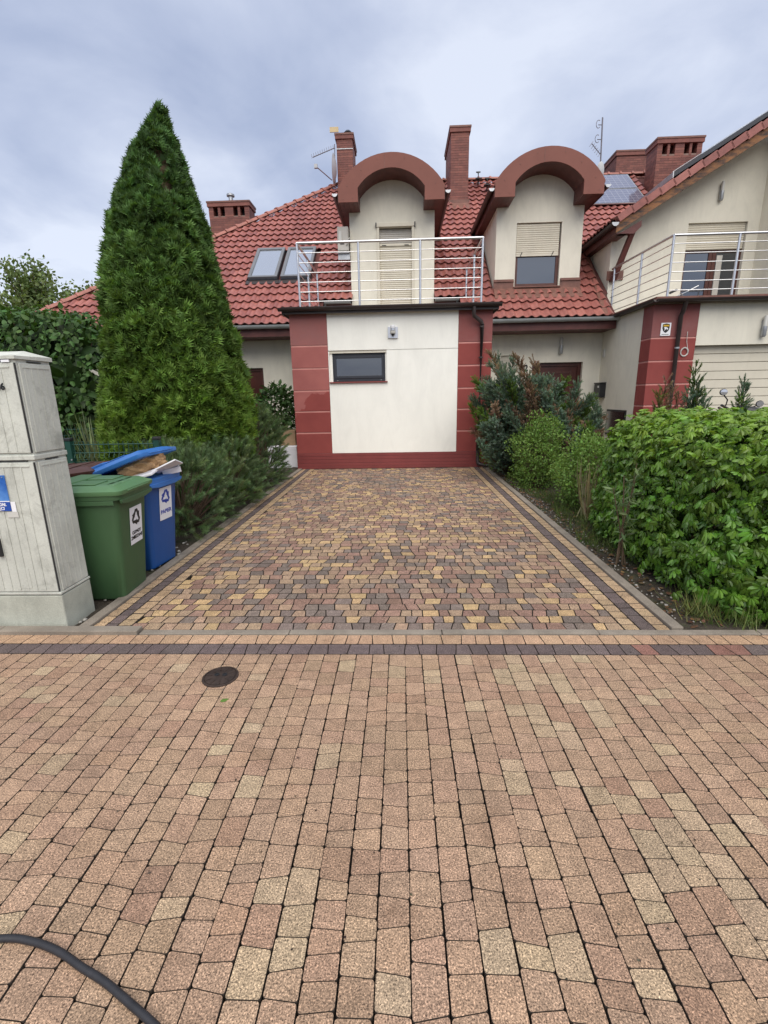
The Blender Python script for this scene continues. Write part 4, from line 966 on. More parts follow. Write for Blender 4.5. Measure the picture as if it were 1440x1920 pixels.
# air conditioner
t = root('air_conditioner', 'beige outdoor air conditioner unit bracketed to the dormer side', 'air conditioner', (-1.33, 12.62, 4.86))
MB().box(-1.46, -1.20, 12.25, 13.0, 4.88, 5.40).build('casing', M['ac'], t, bevel=.012)
MB().box(-1.42, -1.36, 12.235, 12.249, 5.08, 5.3).build('cover', M['box'], t); MB().box(-1.40, -1.30, 12.238, 12.249, 5.02, 5.07).build('vent', M['black'], t)
MB().box(-1.33, -1.22, 12.238, 12.249, 5.06, 5.34).build('side_panel', M['ac'], t)
MB().box(-1.47, -1.19, 12.24, 13.0, 4.83, 4.86).build('bracket', M['galv'], t); MB().box(-1.46, -1.18, 12.3, 12.34, 4.70, 4.829).build('bracket_arm', M['galv'], t)
for k in range(2): MB().path([(-1.25, 12.23, 5.0 + k * .06), (-1.2, 12.2, 5.05 + k * .06), (-1.17, 12.36, 5.14 + k * .05)], .014, 6).build('hose', M['box'], t, True)
# antennas
t = root('yagi_antenna', 'long thin comb antenna fixed to the narrow left chimney', 'antenna', (-2.02, 17.3, 8.6))
MB().path([(-2.05, 17.25, 8.25), (-2.03, 17.25, 9.35)], .016, 6).build('mast', M['aerial'], t)
MB().path([(-2.75, 17.2, 8.985), (-2.02, 17.25, 9.25)], .014, 6).build('boom', M['aerial'], t)
for k in range(11):
    u = k / 10; p = Vector((-2.75, 17.2, 8.985)).lerp(Vector((-2.05, 17.25, 9.24)), u); MB().path([p + Vector((-.02, 0, -.03)), p + Vector((-.035, 0, .09))], .006, 5).build('element', M['aerial'], t)
t = root('satellite_dish', 'satellite dish seen edge-on beside the narrow left chimney', 'satellite dish', (-2.1, 17.15, 8.2))
MB().path([(-2.15, 17.2, 8.32), (-2.58, 16.9, 8.58)], .014, 6).build('arm', M['lead'], t); MB().box(-2.66, -2.56, 16.86, 16.94, 8.55, 8.66).build('receiver', M['dish'], t)
ds = MB(); ds.loft([[(-2.10 + (.02 + .10 * (1 - r * r)) + .09 * r * math.sin(a) * .3, 17.15 + r * .42 * math.cos(a), 8.62 + r * .42 * math.sin(a)) for a in [2 * math.pi * j / 20 for j in range(20)]] for r in (.05, .5, .8, 1.0)]); ds.build('dish', M['dish'], t, True)
tag(MB().box(-2.18, -1.9, 17.33, 17.36, 9.72, 9.86).build('chimney_vane', M['beige']), 'beige sheet cowl sticking out on top of the narrow left chimney', 'chimney cowl')
t = root('television_antenna', 'tall mast with loop and comb aerials near the solar panels', 'antenna', (6.5, 17.6, 8.2))
MB().path([(6.56, 17.6, 8.2), (6.49, 17.6, 9.95)], .022, 6).build('mast', M['aerial'], t)
for z_ in (9.75, 9.35):
    MB().path([(6.49, 17.6, z_), (6.36, 17.55, z_ - .02)], .012, 5).build('arm', M['aerial'], t)
    MB().path([(6.36 + .07 * math.cos(q), 17.55, z_ + .0 + .11 * math.sin(q)) for q in [math.pi * .3 + k * .35 for k in range(14)]], .010, 5).build('loop', M['aerial'], t)
MB().path([(6.18, 17.5, 9.2), (6.5, 17.6, 8.95)], .012, 5).build('boom', M['aerial'], t)
for k in range(6):
    u = k / 5; p = Vector((6.18, 17.5, 9.2)).lerp(Vector((6.5, 17.6, 8.95)), u); MB().path([p + Vector((-.08, -.05, -.10)), p + Vector((.05, .05, .08))], .008, 5).build('element', M['aerial'], t)
t = root('satellite_dish', 'grey satellite dish tucked behind the window dormer', 'satellite dish', (6.55, 17.5, 8.2))
ds = MB(); ds.loft([[(6.50 + .12 * r * math.cos(a), 17.45 - .05 * (1 - r * r) , 8.42 + .26 * r * math.sin(a)) for a in [2 * math.pi * j / 20 for j in range(20)]] for r in (.05, .5, .8, 1.0)]); ds.build('dish', M['dish'], t, True)
MB().path([(6.55, 17.5, 8.2), (6.55, 17.5, 8.45)], .02, 6).build('arm', M['aerial'], t)
# solar panels
def solar(x0, x1, y0, y1, label):
    def q(x, y, h): return (x, y - SA * h, zr(y) + CA * h)
    def slab(m, xa, xb, ya, yb, h0, h1): return m.add([q(xa, ya, h0), q(xb, ya, h0), q(xb, yb, h0), q(xa, yb, h0), q(xa, ya, h1), q(xb, ya, h1), q(xb, yb, h1), q(xa, yb, h1)],
                                                   [(0, 3, 2, 1), (4, 5, 6, 7), (0, 1, 5, 4), (1, 2, 6, 5), (2, 3, 7, 6), (3, 0, 4, 7)])
    t = root('solar_panel', label, 'solar panel', q((x0 + x1) / 2, y0, .1), group='solar panels on the roof')
    slab(MB(), x0, x1, y0, y1, .10, .13).build('frame', M['galv'], t); slab(MB(), x0 + .03, x1 - .03, y0 + .025, y1 - .025, .12, .135).build('cells', M['solar'], t)
solar(5.72, 7.35, 15.85, 16.62, 'lower solar panel behind the window dormer'); solar(5.72, 7.35, 16.65, 17.48, 'upper solar panel behind the window dormer, just below the ridge')
t = root('solar_panel', 'dark solar panel seen edge-on above the neighbour\'s verge', 'solar panel', (7, VY + .5, nz(7)), group='solar panels on the roof')
MB().prism([(6.15, nz(6.15) + .17), (9.8, nz(9.8) + .17), (9.8, nz(9.8) + .27), (6.15, nz(6.15) + .27)], VY + .35, VY + 2.2).build('cells', M['anthr'], t)
MB().prism([(6.13, nz(6.13) + .16), (6.149, nz(6.149) + .16), (6.149, nz(6.149) + .28), (6.13, nz(6.13) + .28)], VY + .34, VY + 2.2).build('frame', M['galv'], t)
MB().prism([(6.13, nz(6.13) + .2805), (9.8, nz(9.8) + .2805), (9.8, nz(9.8) + .292), (6.13, nz(6.13) + .292)], VY + .345, VY + .38).build('frame', M['galv'], t)
for xs in (6.3, 7.0, 7.7, 8.4): MB().path([(xs, VY + .4, nz(xs) + .03), (xs, VY + .4, nz(xs) + .17)], .02, 6).build('hook', M['black'], t)
# things left on the neighbour's balcony
t = root('folding_rack', 'folded laundry rack lying on the neighbour\'s balcony floor', 'laundry rack', (5.6, 10.2, 3.215))
for a_, b_ in (((5.3, 10.1, 3.24), (5.75, 10.3, 3.42)), ((5.35, 10.2, 3.24), (5.8, 10.25, 3.30)), ((5.75, 10.3, 3.42), (5.95, 10.3, 3.52)), ((5.5, 10.1, 3.36), (5.7, 10.2, 3.23))): MB().path([a_, b_], .010, 6).build('bar', M['steel'], t)
MB().path([(5.3, 10.1, 3.36), (5.44, 10.12, 3.42)], .022, 8).build('grip', M['black'], t, True)
tag(MB().path([(5.75, 10.3, 3.23), (6.1, 10.35, 3.29), (6.45, 10.3, 3.27), (6.6, 10.3, 3.23)], (.01, .05, .05, .01), 8).build('green_sheet', M['greenlid'], smooth=True), 'crumpled green sheet on the neighbour\'s balcony floor', 'sheet')
# boxes left beside the garage
tag(MB().box(-2.95, -2.30, 10.25, 10.7, -.02, .46).build('white_box', M['paper'], bevel=.01), 'white plastic box standing beside the garage wall', 'box')
tag(MB().box(-2.72, -2.36, 10.45, 10.75, .462, .80).build('cardboard_box', M['card'], bevel=.006), 'cardboard box on the white box beside the garage', 'box')

# ================================================================ utility cabinet
cb = root('utility_cabinet', 'weathered grey utility cabinet with vertical ribs, cut by the picture edge', 'cabinet', (-2.75, 3.0, 0))
X0, X1, CY0, CY1 = -3.20, -2.30, 2.846, 3.137
MB().box(X0, X1, CY0 - .004, CY1 + .004, -.05, .232).build('plinth', M['plinthc'], cb, bevel=.008)
bd = MB().box(X0 + .006, X1 - .006, CY0 + .006, CY1 - .006, .236, 1.755).build('body', M['cab'], cb)
for zl, zu in ((.262, 1.135), (1.195, 1.735)):
    MB().box(X0 + .012, X1 - .014, CY0 - .006, CY0 + .0055, zl, zu).build('door', M['cab'], bd, bevel=.003)
    x = X0 + .05
    while x < X1 - .05: MB().box(x - .0035, x + .0035, CY0 - .010, CY0 - .0065, zl + .015, zu - .03).build('rib', M['cab'], bd); x += .058
    MB().box(X0 + .03, X1 - .04, CY0 - .0105, CY0 - .0065, zu - .028, zu - .020).build('rib', M['cab'], bd)
    yy = CY0 + .055
    MB().box(X1 - .0055, X1 + .003, CY0 + .02, CY1 - .012, zl, zu).build('side_panel', M['cab'], bd, bevel=.003)
    while yy < CY1 - .03: MB().box(X1 + .0035, X1 + .006, yy - .003, yy + .003, zl + .015, zu - .03).build('rib', M['cab'], bd); yy += .053
    MB().box(X1 + .0035, X1 + .0065, CY0 + .04, CY1 - .03, zu - .028, zu - .020).build('rib', M['cab'], bd)
    MB().box(X0 + .02, X1 - .05, CY0 - .004, CY0 + .004, zu + .006, zu + .012).build('gap', M['crack'], bd); MB().box(X1 - .004, X1 + .0035, CY0 + .09, CY1 - .09, zu + .006, zu + .012).build('gap', M['crack'], bd)
    MB().box(X1 - .013, X1 - .0055, CY0 - .003, CY0 + .003, zl, zu).build('gap', M['crack'], bd)
MB().box(X0, X1 + .004, CY0 - .008, CY1 + .002, 1.150, 1.180).build('belt', M['cab'], bd, bevel=.004)
MB().box(X0, X1 + .004, CY0 - .008, CY1 + .002, .240, .256).build('belt', M['cab'], bd, bevel=.003)
MB().add([(X0 - .008, CY0 - .012, 1.757), (X1 + .008, CY0 - .012, 1.757), (X1 + .008, CY1 + .008, 1.757), (X0 - .008, CY1 + .008, 1.757), (X0 - .008, CY0 - .012, 1.775), (X1 + .008, CY0 - .012, 1.775), (X1 + .008, CY1 + .008, 1.782), (X0 - .008, CY1 + .008, 1.782), (X0, CY0 + .16, 1.815), (X1 - .06, CY0 + .16, 1.815)],
         [(0, 1, 2, 3), (0, 4, 5, 1), (1, 5, 6, 2), (2, 6, 7, 3), (3, 7, 4, 0), (4, 8, 9, 5), (5, 9, 6), (6, 9, 8, 7), (7, 8, 4)]).build('cap', M['cab'], cb)
text('36', .055, M['ink'], cb, Vector((-2.388, CY0 - .0115, 1.580)) - Vector(cb.location), (R(90), 0, 0), 'RIGHT', 'number')
MB().box(-2.66, -2.63, CY0 - .03, CY0 - .007, .52, .64).build('latch', M['black'], cb)
MB().box(-2.56, -2.487, CY0 - .0085, CY0 - .0065, .288, .43).build('embossed_plate', M['cab'], cb, bevel=.001)
MB().box(-2.38, -2.33, CY0 - .012, CY0 - .008, 1.738, 1.752).build('label_strip', M['sticker'], cb)
sg = root('enamel_sign', 'blue enamel sign with white lettering on the grey cabinet', 'sign', (-2.68, CY0 - .013, .82))
MB().box(-2.85, -2.510, CY0 - .016, CY0 - .0105, .892, 1.057).build('upper_field', M['signblue'], sg); MB().box(-2.85, -2.510, CY0 - .016, CY0 - .0105, .826, .886).build('lower_field', M['signnavy'], sg); MB().box(-2.85, -2.510, CY0 - .0162, CY0 - .0105, .8861, .8919).build('line', M['sticker'], sg)
text('ZIAŁ', .027, M['sticker'], sg, Vector((-2.534, CY0 - .017, .860)) - Vector(sg.location), (R(90), 0, 0), 'RIGHT', sx=.95)
text('ĘCI', .027, M['sticker'], sg, Vector((-2.550, CY0 - .017, .834)) - Vector(sg.location), (R(90), 0, 0), 'RIGHT', sx=.95)
MB().path([(-2.525, CY0 - .019, 1.045), (-2.525, CY0 - .016, 1.045)], .004, 6).build('rivet', M['galv'], sg)
st_ = root('paper_label', 'torn white and grey paper labels beside the blue enamel sign', 'label', (-2.5, CY0 - .012, .78))
MB().box(-2.5085, -2.478, CY0 - .0125, CY0 - .0105, .82, .885).build('upper_label', M['sticker'], st_); MB().box(-2.545, -2.472, CY0 - .0125, CY0 - .0105, .782, .8195).build('lower_label', M['box'], st_)

# ================================================================ bins
def rrect(cx, cy, w_, d_, z, r=.06, n=5, skew=0.):
    out = []
    for sx, sy, a0 in ((1, 1, 0), (-1, 1, 90), (-1, -1, 180), (1, -1, 270)):
        for k in range(n):
            a = R(a0 + 90 * k / (n - 1)); out.append((cx + sx * (w_ / 2 - r) + r * math.cos(a), cy + sy * (d_ / 2 - r) + r * math.sin(a), z))
    return out
def recycle(parent, m, cx, cz, s, x):
    """three chasing arrows, flat on the plane x=const (local bin frame, facing +x)"""
    for k in range(3):
        a = k * 2 * math.pi / 3; c_, s_ = math.cos(a), math.sin(a)
        tf = lambda p: (cx + s * (p[0] * c_ - p[1] * s_), cz + s * (p[0] * s_ + p[1] * c_))
        for P in ([(-.34, .22), (-.12, .60), (.12, .60), (.02, .40), (-.02, .38), (-.17, .12)], [(.15, .60), (.20, .60), (.36, .33), (.17, .22), (.06, .42)], [(.08, .16), (.47, .39), (.46, .04)]):
            MB().prism([tf(p) for p in P], x, x + .0015, 'x').build('recycling_arrow', m, parent, org=(0, 0, 0))
def bin_(name, label, loc, rz, mb_, ml, lid_open, sticker):
    t = root(name, label, 'bin', loc, rz); O = (0, 0, 0)
    # local frame: front faces +x, hinge at -x, z up
    B = MB(); B.loft([rrect(-.01, 0, .40, .37, .0, .05), rrect(0, 0, .43, .40, .02, .05), rrect(.015, 0, .475, .445, .42, .055), rrect(.03, 0, .52, .49, .80, .055), rrect(.03, 0, .52, .49, .815, .055)], cap=True)
    bo = B.build('body', mb_, t, True, org=O)
    rim = MB(); rim.loft([rrect(.035, 0, .545, .505, .795, .06), rrect(.04, 0, .575, .535, .80, .06), rrect(.04, 0, .580, .54, .838, .06), rrect(.04, 0, .56, .52, .845, .055)], True).build('rim', mb_ if not lid_open else ml, t, True, org=O)
    lip = MB().prism([(-.25, .80), (.25, .80), (.24, .772), (.12, .755), (-.12, .755), (-.24, .772)], .315, .333, 'x').build('front_lip', mb_ if not lid_open else ml, t, org=O, bevel=.005)
    for sy in (-1, 1):
        MB().box(-.2, .28, *sorted((sy * .268, sy * .255)), .762, .797).build('side_lip', mb_ if not lid_open else ml, t, org=O, bevel=.005)
        MB().box(-.15, -.13, *sorted((sy * .215, sy * .232)), .55, .80).build('web', mb_, t, org=O)
        wv = MB(); wv.loft([[(-.20 + .1 * rr * math.cos(q), sy * (.17 + dy_), .1 + .1 * rr * math.sin(q)) for q in [2 * math.pi * j / 20 for j in range(20)]] for rr, dy_ in ((.9, 0), (1, .008), (1, .037), (.9, .045))]); wv.build('wheel', M['black'], t, True, org=O)
    MB().path([(-.27, -.2, .88), (-.27, .2, .88)], .014, 8).build('grip_bar', ml, t, True, org=O)
    # lid group is built flat, hinged at (-.27, 0, .865)
    hx_, hz_ = -.27, .868; ca, sa = math.cos(lid_open), math.sin(lid_open)
    def lidb(m, name_, mt, par, smooth=True, bevel=0):
        m.v = [(hx_ + (x - hx_) * ca - (z_ - hz_) * sa, y_, hz_ + (x - hx_) * sa + (z_ - hz_) * ca) for x, y_, z_ in m.v]
        return m.build(name_, mt, par, smooth, bevel, org=O)
    ld = MB(); ld.loft([rrect(.04, 0, .60, .555, .836, .05), rrect(.04, 0, .61, .565, .85, .05), rrect(.04, 0, .61, .565, .868, .05), rrect(.035, 0, .57, .53, .878, .05), rrect(.03, 0, .50, .48, .900, .06), rrect(.02, 0, .42, .40, .906, .06)])
    lo = lidb(ld, 'lid', ml, t)
    for y0, y1 in ((-.21, -.03), (.03, .21)): lidb(MB().box(-.20, .14, y0, y1, .9065, .914), 'lid_panel', ml, lo, True, .004)
    lidb(MB().box(-.22, -.05, -.235, .235, .898, .922), 'lid_step', ml, lo, True, .006)
    for y0 in (-.2, -.07, .06): lidb(MB().box(.20, .275, y0, y0 + .12, .882, .906), 'grip_recess', ml, lo, True, .008)
    lidb(MB().box(.315, .352, -.17, .17, .850, .862), 'front_handle', ml, lo, True, .004)
    lidb(MB().path([(-.27, -.25, .868), (-.27, .25, .868)], .022, 10), 'hinge', ml, lo)
    # sticker on the front face
    m_ink, lines, zc = sticker
    xf = .272; ss = root('bin_sticker', None, None)
    bpy.data.objects.remove(ss)
    st2 = MB().prism([(-.095 + .03, zc - .165), (.095 + .03, zc - .165), (.095 + .03, zc + .135), (-.095 + .03, zc + .135)], 0, .0015, 'x').build('sticker', M['sticker'], t, org=O)
    st2.location = (xf, 0, 0); slope = math.atan2(.0375, .38)
    st2.rotation_euler = (0, 0, 0)
    # tilt the sticker with the tapered front: rotate about y at its centre
    st2.matrix_local = Matrix.Translation((.0, 0, 0)) @ Matrix.Translation((.2525 + (zc - .42) * .0987 + .004, 0, zc)) @ Matrix.Rotation(slope, 4, 'Y') @ Matrix.Translation((0, 0, -zc))
    recycle(st2, m_ink, .03, zc + .045, .11, .0016)
    for i, ln_ in enumerate(lines): text(ln_, .038 if len(lines) > 1 else .050, m_ink, st2, (.0022, .03, zc - .085 - i * .040 + (.0 if len(lines) > 1 else -.02)), (R(90), 0, R(90)), sx=.9 if len(lines) > 1 else 1.1)
    return t
green = bin_('wheelie_bin', 'green wheelie bin with closed lid and mixed waste sticker', (-2.385, 3.47, 0), R(4), M['green'], M['greenlid'], 0.0, (M['ink'], ['ODPADY', 'ZMIESZANE'], .56))
blue = bin_('wheelie_bin', 'blue wheelie bin with lid propped open by paper waste', (-2.44, 4.10, 0), R(-5), M['blue'], M['bluelid'], R(20), (M['inkblue'], ['PAPIER'], .60))
brown = bin_('wheelie_bin', 'brown wheelie bin behind the green one, mostly hidden', (-2.98, 4.05, 0), R(8), M['brownbin'], M['brownbin'], R(6), (M['inkblue'], ['BIO'], .56))
for ch in list(brown.children):
    if ch.name.startswith('sticker'):
        for c2 in list(ch.children): bpy.data.objects.remove(c2)
        bpy.data.objects.remove(ch)
# paper waste in the blue bin
bag = bmesh.new(); bmesh.ops.create_icosphere(bag, subdivisions=4, radius=1)
for v in bag.verts:
    n_ = v.co.copy(); k = 1 + .10 * math.sin(n_.x * 9 + n_.y * 4) * math.cos(n_.z * 8 + n_.x * 3) + .05 * math.sin(n_.y * 21 + n_.z * 15) + .04 * math.sin(n_.x * 33 - n_.z * 27)
    v.co = Vector((n_.x * .21 * k, n_.y * .19 * k, n_.z * .105 * k))
me = bpy.data.meshes.new('paper_bag'); bag.to_mesh(me); bag.free(); me.materials.append(M['paperbag'])
o = bpy.data.objects.new('paper_bag', me); COL.objects.link(o); o.location = (-2.33, 4.08, .945); o.rotation_euler = (0, R(-14), R(10)); o.color = (0, 0, 0, 1)
tag(o, 'crumpled brown paper bag squeezed under the blue bin lid', 'paper bag')
def slab_thing(name, label, cat, loc, rot, sx, sy, sz, m, group=None):
    o = MB().box(-sx / 2, sx / 2, -sy / 2, sy / 2, -sz / 2, sz / 2).build(name, m, bevel=.002); o.location = loc; o.rotation_euler = rot; tag(o, label, cat, group); return o
slab_thing('carton_sheet', 'white folded carton leaning out of the blue bin, nearest sheet', 'carton', (-2.26, 3.90, .872), (R(8), R(-13), R(4)), .30, .17, .016, M['paper'])
slab_thing('carton_sheet', 'white carton flap standing at the front of the blue bin', 'carton', (-2.10, 4.10, .918), (R(-14), R(-24), R(20)), .22, .30, .012, M['paper'])
slab_thing('milk_carton', 'small white carton packet lying in the front corner of the blue bin', 'carton', (-2.13, 4.22, .868), (0, R(-8), R(30)), .16, .10, .05, M['paper'])
slab_thing('yellow_packet', 'yellow packet between the cabinet and the green bin lid', 'packet', (-2.77, 3.62, .955), (R(6), R(12), R(20)), .14, .10, .04, M['yellow'])
# ================================================================ fence
def fence_panel(x0, y0, x1, y1, zt, label, posts=True):
    t = root('mesh_fence', label, 'fence', (x0, y0, 0)); L = math.hypot(x1 - x0, y1 - y0); ux, uy = (x1 - x0) / L, (y1 - y0) / L
    P = lambda a, z_, d=0: (x0 + ux * a - uy * d, y0 + uy * a + ux * d, z_)
    for z_ in (zt - .03, zt - .12, zt - .22, zt - .5, zt - .6, zt - .9): MB().path([P(0, z_, .0), P(L, z_, .0)], .0055, 5).build('wire', M['fence'], t)
    a = .05
    while a < L: MB().path([P(a, .03), P(a, zt - .22), P(a, zt - .17, -.03), P(a, zt - .12, 0), P(a, zt)], .0042, 4).build('wire', M['fence'], t); a += .055
    if posts:
        for a in (0, L):
            x, y = P(a, 0)[:2]; p = MB().box(x - .03, x + .03, y - .03, y + .03, 0, zt + .01).build('post', M['fence'], t)
            MB().box(x - .035, x + .035, y - .035, y + .035, zt + .012, zt + .045).build('post_cap', M['black'], p, bevel=.006)
            MB().path([(x + .02, y - .036, zt - .19), (x + .02, y - .030, zt - .19)], .009, 6).build('bolt', M['galv'], p)
fence_panel(-3.62, 5.0, -2.64, 5.0, 1.075, 'short green wire mesh fence panel behind the bins'); fence_panel(-6.6, 7.0, -4.1, 7.15, 1.12, 'green wire mesh fence under the dark leafy hedge')
# motorcycle behind the hedge
t = root('motorcycle', 'motorcycle with round mirrors and yellow trim parked behind the creeper hedge', 'motorcycle', (5.4, 8.1, 0))
for wx in (5.15, 6.4):
    MB().loft([[(wx + rr * math.cos(q), 8.1 + dd, .3 + rr * math.sin(q)) for q in [2 * math.pi * j / 24 for j in range(24)]] for rr, dd in ((.2, -.05), (.28, -.06), (.3, 0), (.28, .06), (.2, .05))]).build('wheel', M['black'], t, True)
MB().loft([[(x, 8.1 + w_ * math.cos(q), zc + h_ * math.sin(q)) for q in [2 * math.pi * j / 14 for j in range(14)]] for x, w_, zc, h_ in ((5.35, .05, .9, .06), (5.5, .15, .98, .13), (5.8, .16, .95, .16), (6.0, .12, .88, .1))]).build('tank', M['yellow'], t, True)
MB().loft([[(x, 8.1 + w_ * math.cos(q), zc + h_ * math.sin(q)) for q in [2 * math.pi * j / 14 for j in range(14)]] for x, w_, zc, h_ in ((5.45, .1, 1.08, .05), (5.62, .16, 1.17, .08), (5.9, .17, 1.14, .07), (6.5, .12, 1.05, .05))]).build('seat', M['black'], t, True)
MB().path([(5.15, 8.1, .3), (5.4, 8.1, 1.1)], .035, 8).build('fork', M['galv'], t); MB().box(5.3, 6.2, 8.02, 8.18, .3, .85).build('engine', M['black'], t, bevel=.04)
MB().path([(5.10, 7.78, 1.26), (5.32, 7.95, 1.20), (5.42, 8.2, 1.17), (5.5, 8.45, 1.2)], .02, 8).build('handlebar', M['black'], t, True)
for mx, my, mz, bx in ((5.31, 8.1, 1.462, 5.40), (5.92, 8.1, 1.265, 5.75)):
    MB().path([(bx, my + .05, 1.17), ((bx + mx) / 2 + .05, my + .02, (1.17 + mz) / 2 + .02), (mx, my, mz - .03)], .011, 6).build('mirror_stem', M['black'], t, True)
    mo = MB(); mo.loft([[(mx + rr * math.cos(q), my + dd, mz + rr * math.sin(q) * .8) for q in [2 * math.pi * j / 18 for j in range(18)]] for rr, dd in ((.06, -.012), (.068, 0), (.05, .02))]).build('mirror', M['black'], t, True)
    MB().loft([[(mx + rr * math.cos(q), my + dd, mz + rr * math.sin(q) * .8) for q in [2 * math.pi * j / 18 for j in range(18)]] for rr, dd in ((.058, -.0135), (.002, -.0137))]).build('mirror_glass', M['mirror'], t, True)
# ================================================================ vegetation
def rnd(n, k=3): return RNG.normal(0, 1, (n, k))
def sph(n): return nrm(rnd(n))
def colr(base, n, k=.22, h=.08): 
    f = RNG.uniform(1 - k, 1 + k, (n, 1)); return np.array(base)[None] * f * RNG.uniform(1 - h, 1 + h, (n, 3))
def lump(p, f=3.0, s=0.):
    return (np.sin(p[:, 0] * f + s) * np.cos(p[:, 1] * f * 1.1 + s * 2) + np.sin(p[:, 2] * f * 1.3 + p[:, 0] * f * .7 + s) + .6 * np.sin(p[:, 1] * f * 2.3 - p[:, 2] * f * 1.9 + 3 * s)) / 2.6
def T_fan(angles, lens, wd, curl=.12):
    V = []; F = []
    for a, l in zip(angles, lens):
        a = R(a); c, s = math.sin(a), math.cos(a); b = len(V)
        V += [(0, 0, 0), (c * l * .55 - s * wd, s * l * .55 + c * wd, -.02), (c * l, s * l, -curl * l), (c * l * .55 + s * wd, s * l * .55 - c * wd, .02)]
        F.append((b, b + 3, b + 2, b + 1))
    return np.array(V), np.array(F)
def T_shoot(n, ln, wd, ang=42, stem=True, seed=3):
    r = np.random.default_rng(seed); V = []; F = []
    for i in range(n):
        y = .08 + .92 * (i / n); ph = i * 2.39996 + r.uniform(-.2, .2); t = R(ang) * r.uniform(.7, 1.25); l = ln * r.uniform(.75, 1.1) * (1.0 if y < .8 else .8)
        d = np.array([math.sin(t) * math.cos(ph), math.cos(t), math.sin(t) * math.sin(ph)]); q = np.array([-math.sin(ph), 0, math.cos(ph)]) * wd
        p = np.array([0, y, 0]); b = len(V); V += [p - q, p + q, p + d * l]; F.append((b, b + 1, b + 2))
    if stem:
        b = len(V); V += [(-.02, 0, 0), (.02, 0, 0), (0, 1.0, 0), (0, 0, .02), (0, 0, -.02)]; F += [(b, b + 1, b + 2), (b + 3, b + 4, b + 2)]
    return np.array(V), np.array(F)
def T_leaf(w=.32, fold=.10, droop=.18, n=3, rounder=False):
    """pointed oval leaf folded along its midrib, as triangles"""
    ts = [0, .18, .42, .70, 1.0]; ws = [0, .72, 1.0, .68, 0]; V = []; F = []
    if rounder: ts, ws = [0, .16, .45, .78, 1.0], [.04, .55, 1.0, .80, .04]
    for t_, k in zip(ts, ws):
        z = -droop * t_ * t_; V += [(-w * k, t_, z - fold * k * .5), (0, t_, z + fold * .15), (w * k, t_, z - fold * k * .5)]
    for i in range(4):
        b = i * 3
        for q in (0, 1): F += [(b + q, b + q + 1, b + q + 4), (b + q, b + q + 4, b + q + 3)]
    return np.array(V), np.array(F)
def T_palm(droop=.3, seed=0):
    """creeper leaf of five drooping leaflets"""
    r = np.random.default_rng(seed); V = []; F = []; lv, lf = T_leaf(.225, .34, .0, rounder=True)
    lv = lv.copy(); lv[:, 1] = lv[:, 1] * .9 + .12
    for a, l in zip((-80, -40, 0, 40, 80), (.68, .92, 1.0, .92, .68)):
        a = R(a + r.uniform(-6, 6)); l = l * r.uniform(.9, 1.08); dr = droop * r.uniform(.7, 1.4)
        p = lv * l; y = p[:, 1] + .05; p = np.column_stack([p[:, 0], y - .10 * y * y * dr, p[:, 2] + .08 * y - dr * y * y])
        p = np.column_stack([p[:, 0] * math.cos(a) + p[:, 1] * math.sin(a), -p[:, 0] * math.sin(a) + p[:, 1] * math.cos(a), p[:, 2]])
        F += (lf + len(V)).tolist(); V += p.tolist()
    b = len(V); V += [(-.012, -.45, -.05), (.012, -.45, -.05), (0, .03, 0)]; F.append((b, b + 1, b + 2))
    return np.array(V), np.array(F)
def superell(n, c, h, pw=4., zmin=-9):
    d = sph(n) ; k = (np.abs(d) ** pw).sum(1) ** (-1 / pw); q = d * k[:, None]; p = np.array(c) + q * np.array(h)
    nn = nrm(np.sign(q) * np.abs(q) ** (pw - 1) / np.array(h)); ok = p[:, 2] > zmin
    return p[ok], nn[ok]
def stems(parent, name, base, tips, r0=.02, r1=.006, m='bark', sag=.0):
    m_ = MB()
    for tp in tips:
        b = Vector(base) + Vector((random.uniform(-.05, .05), random.uniform(-.05, .05), 0)); t_ = Vector(tp); mid = b.lerp(t_, .5) + Vector((random.uniform(-.06, .06), random.uniform(-.06, .06), sag))
        m_.path([b, b.lerp(mid, .5), mid, mid.lerp(t_, .6), t_], [r0, r0 * .8, (r0 + r1) / 2, r1 * 1.3, r1], 5, cap=False)
    return m_.build(name, M[m], parent, True)

# ---- columnar thuja
TY = 6.9; k_ = TY / 6.3
prof = [(-.1, -3.05, .90), (.58, -3.08, 1.02), (1.17, -3.02, 1.05), (1.86, -2.99, .95), (2.52, -3.02, .80), (3.14, -3.01, .675), (3.73, -2.99, .555), (4.13, -2.96, .435), (4.55, -2.89, .27), (4.80, -2.83, .12), (4.92, -2.81, .02)]
PZ = np.array([1.5 + (p[0] - 1.5) * k_ for p in prof]); PC = np.array([p[1] * k_ + .05 for p in prof]); PR = np.array([max(.02, p[2] * k_ - (.15 if p[0] < 2.2 else .055)) for p in prof]); PZ = np.where(PZ > 1, 1 + (PZ - 1) * .955, PZ)
th = root('thuja_tree', 'tall dense columnar thuja standing left of the driveway', 'tree', (PC[1], TY, 0))
MB().path([(PC[1], TY, -.05), (PC[2], TY, 1.5), (PC[5], TY, 3.2), (PC[9], TY, 4.9)], [.12, .10, .06, .01], 8).build('trunk', M['bark'], th, True)
nc = 2600; zc_ = RNG.uniform(PZ[0] + .1, PZ[-1], nc * 4); rr = np.interp(zc_, PZ, PR); keep_ = RNG.uniform(0, PR.max(), nc * 4) < np.maximum(rr, .14); zc_ = zc_[keep_][:nc]; rr = np.interp(zc_, PZ, PR); cc_ = np.interp(zc_, PZ, PC)
an = RNG.uniform(0, 2 * math.pi, len(zc_)); P0 = np.column_stack([np.cos(an), np.sin(an), zc_])
lm = lump(np.column_stack([np.cos(an) * 2, np.sin(an) * 2, zc_]), 2.2, .7)
